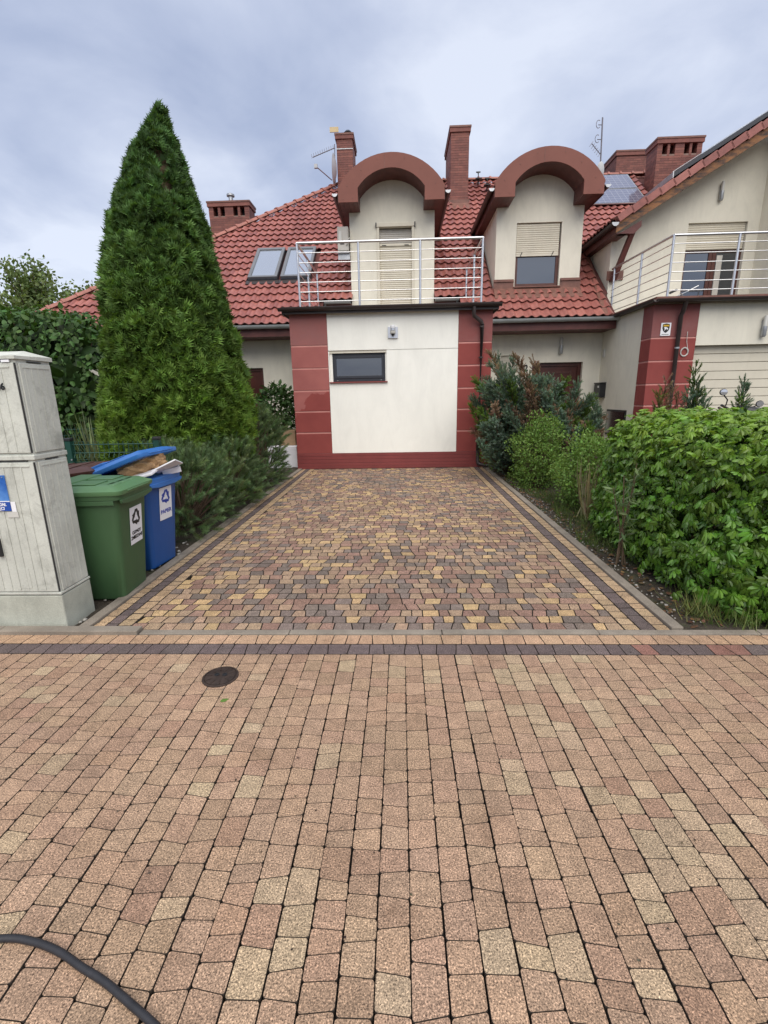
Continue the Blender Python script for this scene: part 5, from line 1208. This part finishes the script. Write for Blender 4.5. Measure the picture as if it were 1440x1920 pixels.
rad = rr * (.95 + .11 * lm + RNG.normal(0, .03, len(zc_)))
rad[::5] *= .84
CP = np.column_stack([cc_ + np.cos(an) * rad, TY + np.sin(an) * rad * .95, zc_]); CN = np.column_stack([np.cos(an), np.sin(an), np.full(len(an), .25)])
# second leader on the left of the top
ex = np.column_stack([RNG.uniform(-.10, .06, 26) + PC[8] - .20, TY + RNG.uniform(-.1, .1, 26), RNG.uniform(4.1, 4.55, 26)]); CP = np.concatenate([CP, ex]); CN = np.concatenate([CN, np.tile([-.2, 0, 1.], (26, 1))])
parts = []; TFAN = T_fan((-60, -36, -16, 3, 22, 43, 64), (.60, .85, .80, 1.0, .82, .9, .58), .090, .30)
npc = 25
for i in range(len(CP)):
    R0 = RNG.uniform(.10, .19) * (1.0 if CP[i, 2] < 3.6 else .75); 
    dd = nrm(sph(npc) + CN[i] * 1.15 + np.array([0, 0, .35])); pp = CP[i] - CN[i] * R0 * .8 + dd * R0 * RNG.uniform(.55, 1.05, (npc, 1))
    D = nrm(dd * .7 + np.array([0, 0, .55]) + rnd(npc) * .35); U = nrm(np.cross(D, rnd(npc)))
    hz_ = np.clip((CP[i, 2] - 1.0) / 3.2, 0, 1); base = np.array((.128, .212, .034)) * (1 - hz_) + np.array((.080, .155, .050)) * hz_  # crown painted darker and bluer upward, as it looks against the sky
    parts.append(scatter(TFAN, pp, D, U, RNG.uniform(.085, .150, npc) * (1.0 if CP[i, 2] < 3.4 else .8), colr(base * RNG.uniform(.55, 1.4), npc, .35, .08)))
for q, (tx, tz_) in enumerate(((PC[-1], 4.98), (PC[8] - .24, 4.66), (PC[-1] - .07, 4.86), (PC[9] + .10, 4.80))):   # wispy leaders
    n = 46; u = RNG.uniform(0, 1, n); pp = np.column_stack([tx + rnd(n, 1)[:, 0] * .035 * (1.2 - u), TY + rnd(n, 1)[:, 0] * .04, tz_ - .36 + .42 * u])
    D = nrm(rnd(n) * .5 + np.array([0, 0, 1.1])); parts.append(scatter(TFAN, pp, D, nrm(np.cross(D, rnd(n))), RNG.uniform(.05, .09, n), colr((.05, .105, .03), n)))
V, F, C = merge(parts); fastmesh('crown', V, F, M['conifer'], th, C)
core = MB(); core.loft([[(c_ + r_ * .62 * math.cos(2 * math.pi * j / 20), TY + r_ * .60 * math.sin(2 * math.pi * j / 20), z_) for j in range(20)] for z_, c_, r_ in zip(PZ[:-1], PC[:-1], PR[:-1])]); core.build('inner_branches', M['twig'], th, True)

# ---- mountain pines along the drive
TSH = T_shoot(52, .42, .022, 46)
def pine(label, c, h, n, seed, lean=(0, 0), top=None):
    t = root('mountain_pine', label, 'shrub', (c[0], c[1], 0), group='mountain pines by the drive')
    P, Nn = superell(n, c, h, 2.4, .04); lm = lump(P, 5.5, seed); P = P - Nn * (RNG.uniform(0, .30, (len(P), 1)) * np.array(h).min() * .9) + Nn * (lm * .09)[:, None]
    if top is not None:
        q = np.column_stack([RNG.normal(top[0], .13, 60), RNG.normal(top[1], .13, 60), RNG.uniform(top[2] - .55, top[2], 60)]); P = np.concatenate([P, q]); Nn = np.concatenate([Nn, np.tile([0, 0, 1.], (60, 1))])
    m = len(P); D = nrm(Nn * .75 + np.array([lean[0], lean[1], .55]) + rnd(m) * .40)
    sz = RNG.uniform(.12, .20, m); C = colr((.110, .165, .078), m, .35, .1); C[RNG.uniform(0, 1, m) < .25] *= np.array((1.45, 1.4, 1.3))
    V, F, Cc = scatter(TSH, P, D, nrm(np.cross(D, rnd(m))), sz, C); fastmesh('crown', V, F, M['conifer'], t, Cc)
    stems(t, 'trunk', (c[0], c[1], -.03), [tuple(p) for p in P[:: max(1, m // 60)]], .022, .005)
pine('low spreading mountain pine right behind the blue bin', (-2.62, 5.35, .30), (.52, .72, .66), 900, 1.0, (.15, 0))
pine('low mountain pine in the middle of the row beside the drive', (-2.58, 6.55, .32), (.50, .70, .62), 800, 2.2, (.2, 0))
pine('taller mountain pine nearest to the garage', (-2.62, 8.05, .50), (.56, .75, .82), 950, 3.1, (.2, -.05), (-2.62, 7.6, 1.50))

# ---- broad-leaved shrubs and trees
TL = T_leaf(.30, .12, .22); TL2 = T_leaf(.36, .10, .12)
def leafy(t, P, Nn, size, base, k=.25, T=TL, droop=.6, name='crown', mat_='leaf', spread=.6):
    m = len(P); D = nrm(Nn * .5 + np.array([0, 0, -droop]) + rnd(m) * spread); U = nrm(Nn + np.array([0, 0, .5]) + rnd(m) * .45)
    V, F, C = scatter(T, P, D, U, RNG.uniform(size * .7, size * 1.2, m), colr(base, m, k, .1)); return fastmesh(name, V, F, M[mat_], t, C)
t = root('laurel_bush', 'dark glossy laurel bush between the garage and the side door', 'shrub', (-2.85, 10.9, 0))
P, Nn = superell(1500, (-2.85, 10.9, 1.05), (.52, .45, .78), 2.3); P -= Nn * RNG.uniform(0, .22, (len(P), 1)); leafy(t, P, Nn, .115, (.040, .085, .022), .35, TL, .1); stems(t, 'trunk', (-2.85, 10.9, 0), [tuple(p) for p in P[:24]], .02, .005)

def singles(t, T, P, D, U, S, C, nmax, name, mat_, zcut=None):
    """the nmax leaves that show largest become objects of their own, the others one joined part"""
    Rm = frames(D, U); view = nrm(CAMP - P); fc = np.abs((Rm[:, :, 2] * view).sum(1)); dist = np.linalg.norm(P - CAMP, axis=1)
    pxs = np.array([pix(p) for p in P]); vis = (pxs[:, 0] > 5) & (pxs[:, 0] < 1435) & (pxs[:, 1] > 0) & (pxs[:, 1] < 1915)
    return Rm, np.where(vis, S ** 2 * (.25 + fc) / dist ** 2, -1)
def place_leaves(t, Ts, P, Nn, D, U, S, C, nmax, name, field, mat_):
    Rm, score = singles(t, Ts[0], P, D, U, S, C, nmax, name, mat_)
    score = np.where(((P - CAMP) * Nn).sum(1) < 0, score, -1)           # outer layer facing the street
    idx = np.argsort(-score)[:nmax]; chosen = np.zeros(len(P), bool); chosen[idx] = True; mes = []
    for q, T in enumerate(Ts):
        me = bpy.data.meshes.new(name); me.from_pydata(T[0].tolist(), [], T[1].tolist()); me.materials.append(M[mat_]); me.polygons.foreach_set('use_smooth', [False] * len(me.polygons)); mes.append(me)
    for i in idx:
        mt = Matrix(Rm[i].tolist()).to_4x4() @ Matrix.Scale(float(S[i]), 4); mt.translation = Vector(P[i]); inst(name, mes[i % len(mes)], mt, t, tuple(C[i]))
    parts = []
    for q, T in enumerate(Ts):
        s = (~chosen) & (np.arange(len(P)) % len(Ts) == q); parts.append(scatter(T, P[s], D[s], U[s], S[s], C[s]))
    V, F, Cc = merge(parts); tag(fastmesh(field, V, F, M[mat_], t, Cc), kind='stuff')

# creeper hedge on the right
t = root('creeper_hedge', 'big bright green hedge covered in five-fingered creeper leaves', 'hedge', (3.25, 4.2, 0))
HC, HH = (3.50, 4.13, .55), (1.40, 1.40, .79)
P, Nn = superell(17000, HC, HH, 4.6, .03); lm = lump(P, 4.2, .3); P = P + Nn * (lm * .07)[:, None] - Nn * RNG.uniform(0, .16, (len(P), 1))
sp_ = np.clip(.75 - P[:, 2], 0, 1) * RNG.uniform(.3, 1, len(P)); P[:, 0] -= sp_ * .12 * (Nn[:, 0] < 0); P[:, 1] -= sp_ * .16 * (Nn[:, 1] < 0)
m = len(P); tang = nrm(np.cross(Nn, rnd(m)))
D = nrm(Nn * .75 + np.array([0, 0, -.55]) * (1 - np.clip(Nn[:, 2:3], 0, 1)) + tang * (.45 + .8 * np.clip(Nn[:, 2:3], 0, 1)) + rnd(m) * .32); U = nrm(Nn * .8 + np.array([0, 0, .9]) + rnd(m) * .42)
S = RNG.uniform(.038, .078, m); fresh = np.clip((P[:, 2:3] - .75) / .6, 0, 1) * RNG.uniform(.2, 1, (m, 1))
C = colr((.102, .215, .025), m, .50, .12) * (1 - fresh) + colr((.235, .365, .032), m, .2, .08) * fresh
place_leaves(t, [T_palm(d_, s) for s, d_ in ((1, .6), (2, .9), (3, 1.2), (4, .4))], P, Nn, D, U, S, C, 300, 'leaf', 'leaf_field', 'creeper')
tp = [tuple(p) for p in P[:70]]; stems(t, 'stem', (3.3, 4.2, 0), tp, .02, .004, 'twig')
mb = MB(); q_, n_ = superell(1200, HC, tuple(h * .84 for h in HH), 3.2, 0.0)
V, F, C = scatter(TL2, q_, nrm(rnd(len(q_))), n_, np.full(len(q_), .16), colr((.045, .10, .02), len(q_))); tag(fastmesh('inner_leaf_field', V, F, M['leaf'], t, C), kind='stuff')  # inner leaves coloured darker, painting shade into the gaps

# dark leafy hedge on the left, beyond the fence
t = root('hornbeam_hedge', 'dark green broad-leaved hedge behind the fence at the left edge', 'hedge', (-6.2, 8.1, 0))
P, Nn = superell(11000, (-6.35, 8.15, 1.45), (2.05, 1.15, 1.42), 3., .35); lm = lump(P, 2.6, 1.3); P = P + Nn * (lm * .16)[:, None] - Nn * RNG.uniform(0, .2, (len(P), 1))
P[:, 2] += .22 * np.clip((-4.9 - P[:, 0]) / 1.2, 0, 1) * np.clip(P[:, 2] - 1, 0, 1)
m = len(P); D = nrm(Nn * .35 + np.array([0, 0, -.65]) + rnd(m) * .45); U = nrm(Nn + np.array([0, 0, .6]) + rnd(m) * .4); S = RNG.uniform(.075, .135, m); C = colr((.062, .125, .032), m, .38, .12)
place_leaves(t, [TL2, TL], P, Nn, D, U, S, C, 220, 'leaf', 'leaf_field', 'leaf'); stems(t, 'trunk', (-6.2, 8.1, 0), [tuple(p) for p in P[:40]], .05, .006)
q_, n_ = superell(2600, (-6.35, 8.15, 1.4), (1.85, .95, 1.3), 3., .05); V, F, C = scatter(TL2, q_, nrm(rnd(len(q_))), n_, np.full(len(q_), .3), colr((.03, .06, .018), len(q_))); tag(fastmesh('inner_leaf_field', V, F, M['leaf'], t, C), kind='stuff')  # darker green on the inner leaves paints the shade inside the hedge

# airy tree far behind on the left
t = root('birch_tree', 'airy pale green tree far behind the dark hedge', 'tree', (-11.5, 15.5, 0))
MB().path([(-11.5, 15.5, 0), (-11.45, 15.5, 2.0), (-11.3, 15.4, 4.2), (-11.2, 15.4, 5.6)], [.14, .11, .07, .02], 8).build('trunk', M['bark'], t, True)
tips = []; parts = []
for i in range(95):
    d_ = sph(1)[0]; d_[2] = d_[2] * .75 + .15; tips.append(np.array((-11.4, 15.4, 4.0)) + d_ * np.array((2.9, 2.2, 2.15)) * RNG.uniform(.55, 1.0))
for tp in tips:
    b = np.array((-11.4, 15.45, 3.0 + .3 * (tp[2] - 3))); n = 160; u = RNG.uniform(.3, 1.0, n)[:, None]; P = b + (tp - b) * u + rnd(n) * .16; D = nrm((tp - b)[None] * .3 + np.array([.2, 0, -.4]) + rnd(n) * .6)
    parts.append(scatter(TL, P, D, nrm(rnd(n) + np.array([0, 0, .8])), RNG.uniform(.09, .15, n), colr((.150, .205, .075), n, .35)))
V, F, C = merge(parts); fastmesh('crown', V, F, M['leaf'], t, C); stems(t, 'branch', (-11.4, 15.45, 2.6), [tuple(p) for p in tips], .045, .008, 'bark')

# ---- blue-green juniper with dead brown patches
TJ = T_shoot(30, .32, .045, 42, True, 5)
def juniper(label, bases, tips, per, base_col, brown=.25, tw=.11, name='juniper_bush', loc=None):
    t = root(name, label, 'shrub', loc or bases[0]); parts = []; m_ = MB()
    for i, tp in enumerate(tips):
        b = np.array(bases[i % len(bases)]); tp = np.array(tp); L_ = np.linalg.norm(tp - b); side = nrm(rnd(1))[0] * .12; mid = (b + tp) / 2 + side + np.array([0, 0, -.10])
        u = RNG.uniform(.28, 1.0, per) ** .8; u = u[:, None]; P = b * (1 - u) ** 2 + 2 * mid * u * (1 - u) + tp * u ** 2; tg = nrm(2 * (mid - b) * (1 - u) + 2 * (tp - mid) * u)
        off = nrm(rnd(per)) * RNG.uniform(.02, .17, (per, 1)) * (1.15 - u); D = nrm(tg * .8 + nrm(off) * .6 + np.array([0, 0, .15]) + rnd(per) * .2)
        r_ = RNG.uniform(); bc = (.25, .170, .120) if r_ < brown else ((.105, .175, .035) if r_ > .90 else base_col); C = colr(np.array(bc) * RNG.uniform(.85, 1.35), per, .25, .1)
        if r_ < brown: C[u[:, 0] < .5] = colr((.14, .10, .07), int((u[:, 0] < .5).sum()))
        parts.append(scatter(TJ, P + off, D, nrm(np.cross(D, rnd(per))), RNG.uniform(tw * .7, tw * 1.25, per), C))
        pts_ = [tuple(b * (1 - v) ** 2 + 2 * mid * v * (1 - v) + tp * v ** 2) for v in (0, .25, .5, .75, 1)]; m_.path(pts_, [.022, .017, .012, .008, .003], 5, cap=False)
    V, F, C = merge(parts); fastmesh('crown', V, F, M['conifer'], t, C); m_.build('branch', M['twig'], t, True); return t
tips = []
while len(tips) < 190:
    x = RNG.uniform(1.35, 3.45); y_ = RNG.uniform(7.9, 9.6); zm = 2.12 - .36 * abs(x - 1.75) if x > 1.75 else 2.12 - 1.6 * (1.75 - x); zm = min(zm, 1.34) if x > 3.1 else zm; z_ = RNG.uniform(.25, 1) ** .7 * zm
    if z_ > .15 and not (x < 1.7 and y_ > 9.75): tips.append((x, y_, z_))
tips += [(1.62, 8.9, 2.22), (1.35, 8.7, 1.72), (2.05, 9.0, 2.1), (1.8, 9.2, 2.15), (3.30, 8.4, 1.40), (3.45, 8.6, 1.25), (3.2, 8.2, 1.4), (3.35, 8.1, 1.15), (3.0, 8.3, 1.65), (2.35, 8.7, 2.05)]
juniper('blue-green juniper bush with dead brown patches at the garage corner', [(2.1, 9.1, 0), (2.5, 8.7, 0), (2.9, 8.4, 0), (3.2, 8.3, 0)], tips, 170, (.135, .195, .145), .20)
tips = [(3.10, 5.75, 1.62), (3.00, 5.7, 1.45), (3.22, 5.8, 1.5), (3.08, 5.75, 1.30), (3.3, 5.8, 1.40)]
juniper('ragged yellow-brown juniper shoot sticking up behind the hedge beside the red pilaster', [(3.2, 5.95, .2)], tips, 80, (.20, .19, .06), .5, .09)
tips = [(3.44, 5.8, 1.76), (3.48, 5.8, 1.6), (3.55, 5.85, 1.52), (3.40, 5.8, 1.45), (3.65, 5.9, 1.45)]
juniper('upright blue-green juniper shoot behind the hedge before the garage door', [(3.6, 6.0, .2)], tips, 95, (.11, .17, .12), .08, .09)
tips = [(4.02, 5.8, 1.60), (4.00, 5.8, 1.45), (4.08, 5.85, 1.40)]
juniper('thin juniper shoot behind the hedge beside the motorcycle mirror', [(4.08, 6.0, .2)], tips, 95, (.11, .17, .12), .0, .09)
# ---- light green boxwoods
TB = T_leaf(.34, .06, .1)
def boxwood(label, c, h, n, base, sz=.034, grp='pale green boxwood shrubs'):
    t = root('boxwood_shrub', label, 'shrub', (c[0], c[1], 0), group=grp); P, Nn = superell(n, c, h, 2.3, .02); lm = lump(P, 9, c[0] * 3); P = P + Nn * (lm * .17)[:, None] - Nn * RNG.uniform(-.05, .18, (len(P), 1)) + rnd(len(P)) * .02
    m = len(P); D = nrm(Nn * .8 + np.array([0, 0, .35]) + rnd(m) * .6); V, F, C = scatter(TB, P, D, nrm(Nn + rnd(m) * .6), RNG.uniform(sz * .7, sz * 1.3, m), colr(base, m, .3, .1)); fastmesh('crown', V, F, M['leaf'], t, C)
    stems(t, 'stem', (c[0], c[1], 0), [tuple(p) for p in P[:60]], .01, .002, 'twig')
boxwood('pale green boxwood in front of the juniper', (2.22, 7.6, .52), (.37, .42, .54), 8000, (.135, .225, .050))
boxwood('pale green boxwood next to the creeper hedge', (2.58, 6.2, .42), (.48, .48, .50), 9500, (.145, .245, .055))
boxwood('yellow-green boxwood at the foot of the garage downpipe', (1.92, 9.35, .45), (.30, .28, .45), 2600, (.120, .195, .030))
# ---- grasses, thistle, pebbles
def T_blade():
    V = []; F = []
    for i, (y, z, w_) in enumerate(((0, 0, .016), (.35, .02, .014), (.7, -.05, .010), (1, -.18, .001))): V += [(-w_, y, z), (w_, y, z)]
    for i in range(3): F.append((2 * i, 2 * i + 1, 2 * i + 3, 2 * i + 2))
    return np.array(V), np.array(F)
TBL = T_blade()
def tuft(label, c, n, ln, spread, base, name='grass_tuft', flop=.4, grp=None):
    P = np.array(c) + np.column_stack([RNG.normal(0, spread, n), RNG.normal(0, spread, n), np.zeros(n)]); D = nrm(np.column_stack([RNG.normal(0, flop, n), RNG.normal(0, flop, n), np.ones(n)])); U = nrm(np.column_stack([-D[:, 0], -D[:, 1], np.full(n, .3)]) * -1)
    V, F, C = scatter(TBL, P, D, U, RNG.uniform(ln * .5, ln * 1.1, n), colr(base, n, .35, .12)); o = fastmesh(name, V, F, M['grass'], None, C, org=c); o.location = c; return tag(o, label, 'grass', grp)
tuft('arching ornamental grass in the dark under the left hedge', (-4.35, 6.75, .35), 150, 1.0, .10, (.16, .19, .09), 'ornamental_grass', .6)
tuft('dry tall grass tuft between the boxwood and the creeper hedge', (2.28, 5.55, 0), 60, .75, .05, (.26, .23, .13), 'grass_tuft', .28)
tuft('yellowish grass tuft under the front corner of the creeper hedge', (2.02, 3.02, 0), 80, .20, .06, (.16, .18, .06), 'grass_tuft', .8)
tuft('pale grass spilling over the kerb below the creeper hedge', (2.25, 2.86, 0), 90, .17, .05, (.14, .18, .06), 'grass_tuft', 1.0)
n = 17000; xs = RNG.uniform(1.83, 3.0, n); ys = RNG.uniform(2.85, 9.6, n); pat = np.sin(xs * 5 + ys * 1.7) + np.sin(ys * 3.1) + RNG.normal(0, .6, n); k2 = (pat > -.5) & (xs > 1.86 + .12 * np.sin(ys * 2.2) + .06)
P = np.column_stack([xs, ys, np.full(n, -.01)])[k2]; m = len(P); D = nrm(np.column_stack([RNG.normal(0, .5, m), RNG.normal(0, .5, m), np.ones(m)])); V, F, C = scatter(TBL, P, D, nrm(rnd(m)), RNG.uniform(.05, .17, m), colr((.085, .125, .030), m, .45, .15))
tag(fastmesh('bed_grass', V, F, M['grass'], None, C), 'thin grass and weeds in the shrub bed', kind='stuff')
ico = bmesh.new(); bmesh.ops.create_icosphere(ico, subdivisions=1, radius=1); IV = np.array([v.co[:] for v in ico.verts]); IF = np.array([[v.index for v in f.verts] for f in ico.faces]); ico.free()
n = 420; ys = RNG.uniform(2.9, 9.4, n); xs = 1.83 + np.abs(RNG.normal(0, .13, n)); P = np.column_stack([xs, ys, RNG.uniform(-.01, .012, n)])
Tp = (IV * np.array((1, .75, .6)), IF); D = nrm(np.column_stack([rnd(n, 2), RNG.normal(0, .2, n)])); U = np.tile([0, 0, 1.], (n, 1)); V, F, C = scatter(Tp, P, D, U, RNG.uniform(.004, .014, n) * RNG.uniform(.6, 1.2, n), np.zeros((n, 3)))
tag(fastmesh('pebbles', V, F, M['pebble'], None, smooth=True), 'pale pebbles scattered along the bed edge', kind='stuff')
n = 160; P = np.column_stack([RNG.uniform(-2.9, -2.23, n), RNG.uniform(2.9, 4.8, n), RNG.uniform(-.01, .01, n)]); D = nrm(np.column_stack([rnd(n, 2), RNG.normal(0, .2, n)])); V, F, C = scatter(Tp, P, D, np.tile([0, 0, 1.], (n, 1)), RNG.uniform(.008, .024, n), np.zeros((n, 3)))
tag(fastmesh('pebbles', V, F, M['pebble'], None, smooth=True), 'small stones on the soil under the bins', kind='stuff')
n = 700; P = np.column_stack([1.84 + np.abs(RNG.normal(0, .25, n)), RNG.uniform(2.85, 9.3, n), RNG.uniform(.0, .015, n)]); D = nrm(np.column_stack([rnd(n, 2), RNG.normal(0, .15, n)])); V, F, C = scatter(TL2, P, D, nrm(np.column_stack([rnd(n, 2) * .3, np.ones(n)])), RNG.uniform(.02, .05, n), colr((.16, .095, .05), n, .5, .15))
tag(fastmesh('leaf_litter', V, F, M['grass'], None, C), 'dry brown leaves lying in the shrub bed', kind='stuff')
# thistle
t = root('thistle', 'spiny grey-green thistle growing against the creeper hedge', 'weed', (1.93, 4.0, 0)); tops = [(1.86, 3.92, .82), (1.97, 3.95, .92), (2.02, 4.02, .86), (1.83, 4.03, .70), (1.92, 3.9, .60)]
stems(t, 'stem', (1.95, 4.02, 0), tops, .008, .004, 'twig'); parts = []
for tp in tops:
    n = 26; u = RNG.uniform(.3, 1, n)[:, None]; b = np.array((1.95, 4.02, 0)); P = b + (np.array(tp) - b) * u + rnd(n) * .008; D = nrm(rnd(n) + np.array([0, 0, .5])); parts.append(scatter(T_leaf(.12, .06, .15), P, D, nrm(rnd(n)), RNG.uniform(.05, .10, n), colr((.13, .19, .085), n)))
V, F, C = merge(parts); fastmesh('foliage', V, F, M['leaf'], t, C)
n = 420; P = np.column_stack([RNG.uniform(-3.2, 3.4, n), RNG.uniform(.3, 2.7, n), np.full(n, .0035)]); D = nrm(np.column_stack([rnd(n, 2), RNG.normal(0, .1, n)]))
V, F, C = scatter(TL2, P, D, nrm(np.column_stack([rnd(n, 2) * .2, np.ones(n)])), RNG.uniform(.003, .011, n) * RNG.uniform(.5, 1.3, n), colr((.07, .055, .04), n, .7, .2)); tag(fastmesh('street_debris', V, F, M['grass'], None, C), 'grit and tiny plant crumbs strewn on the street', kind='stuff')
# a fallen leaf on the street
V, F, C = scatter(TL2, np.array([(-.935, 2.045, .004)]), np.array([(.7, .5, .05)]), np.array([(0, .1, 1.)]), np.array([.045]), np.array([(.13, .24, .05)])); tag(fastmesh('fallen_leaf', V, F, M['leaf'], None, C, org=(0, 0, 0)), 'single small green leaf lying on the street paving', 'leaf')
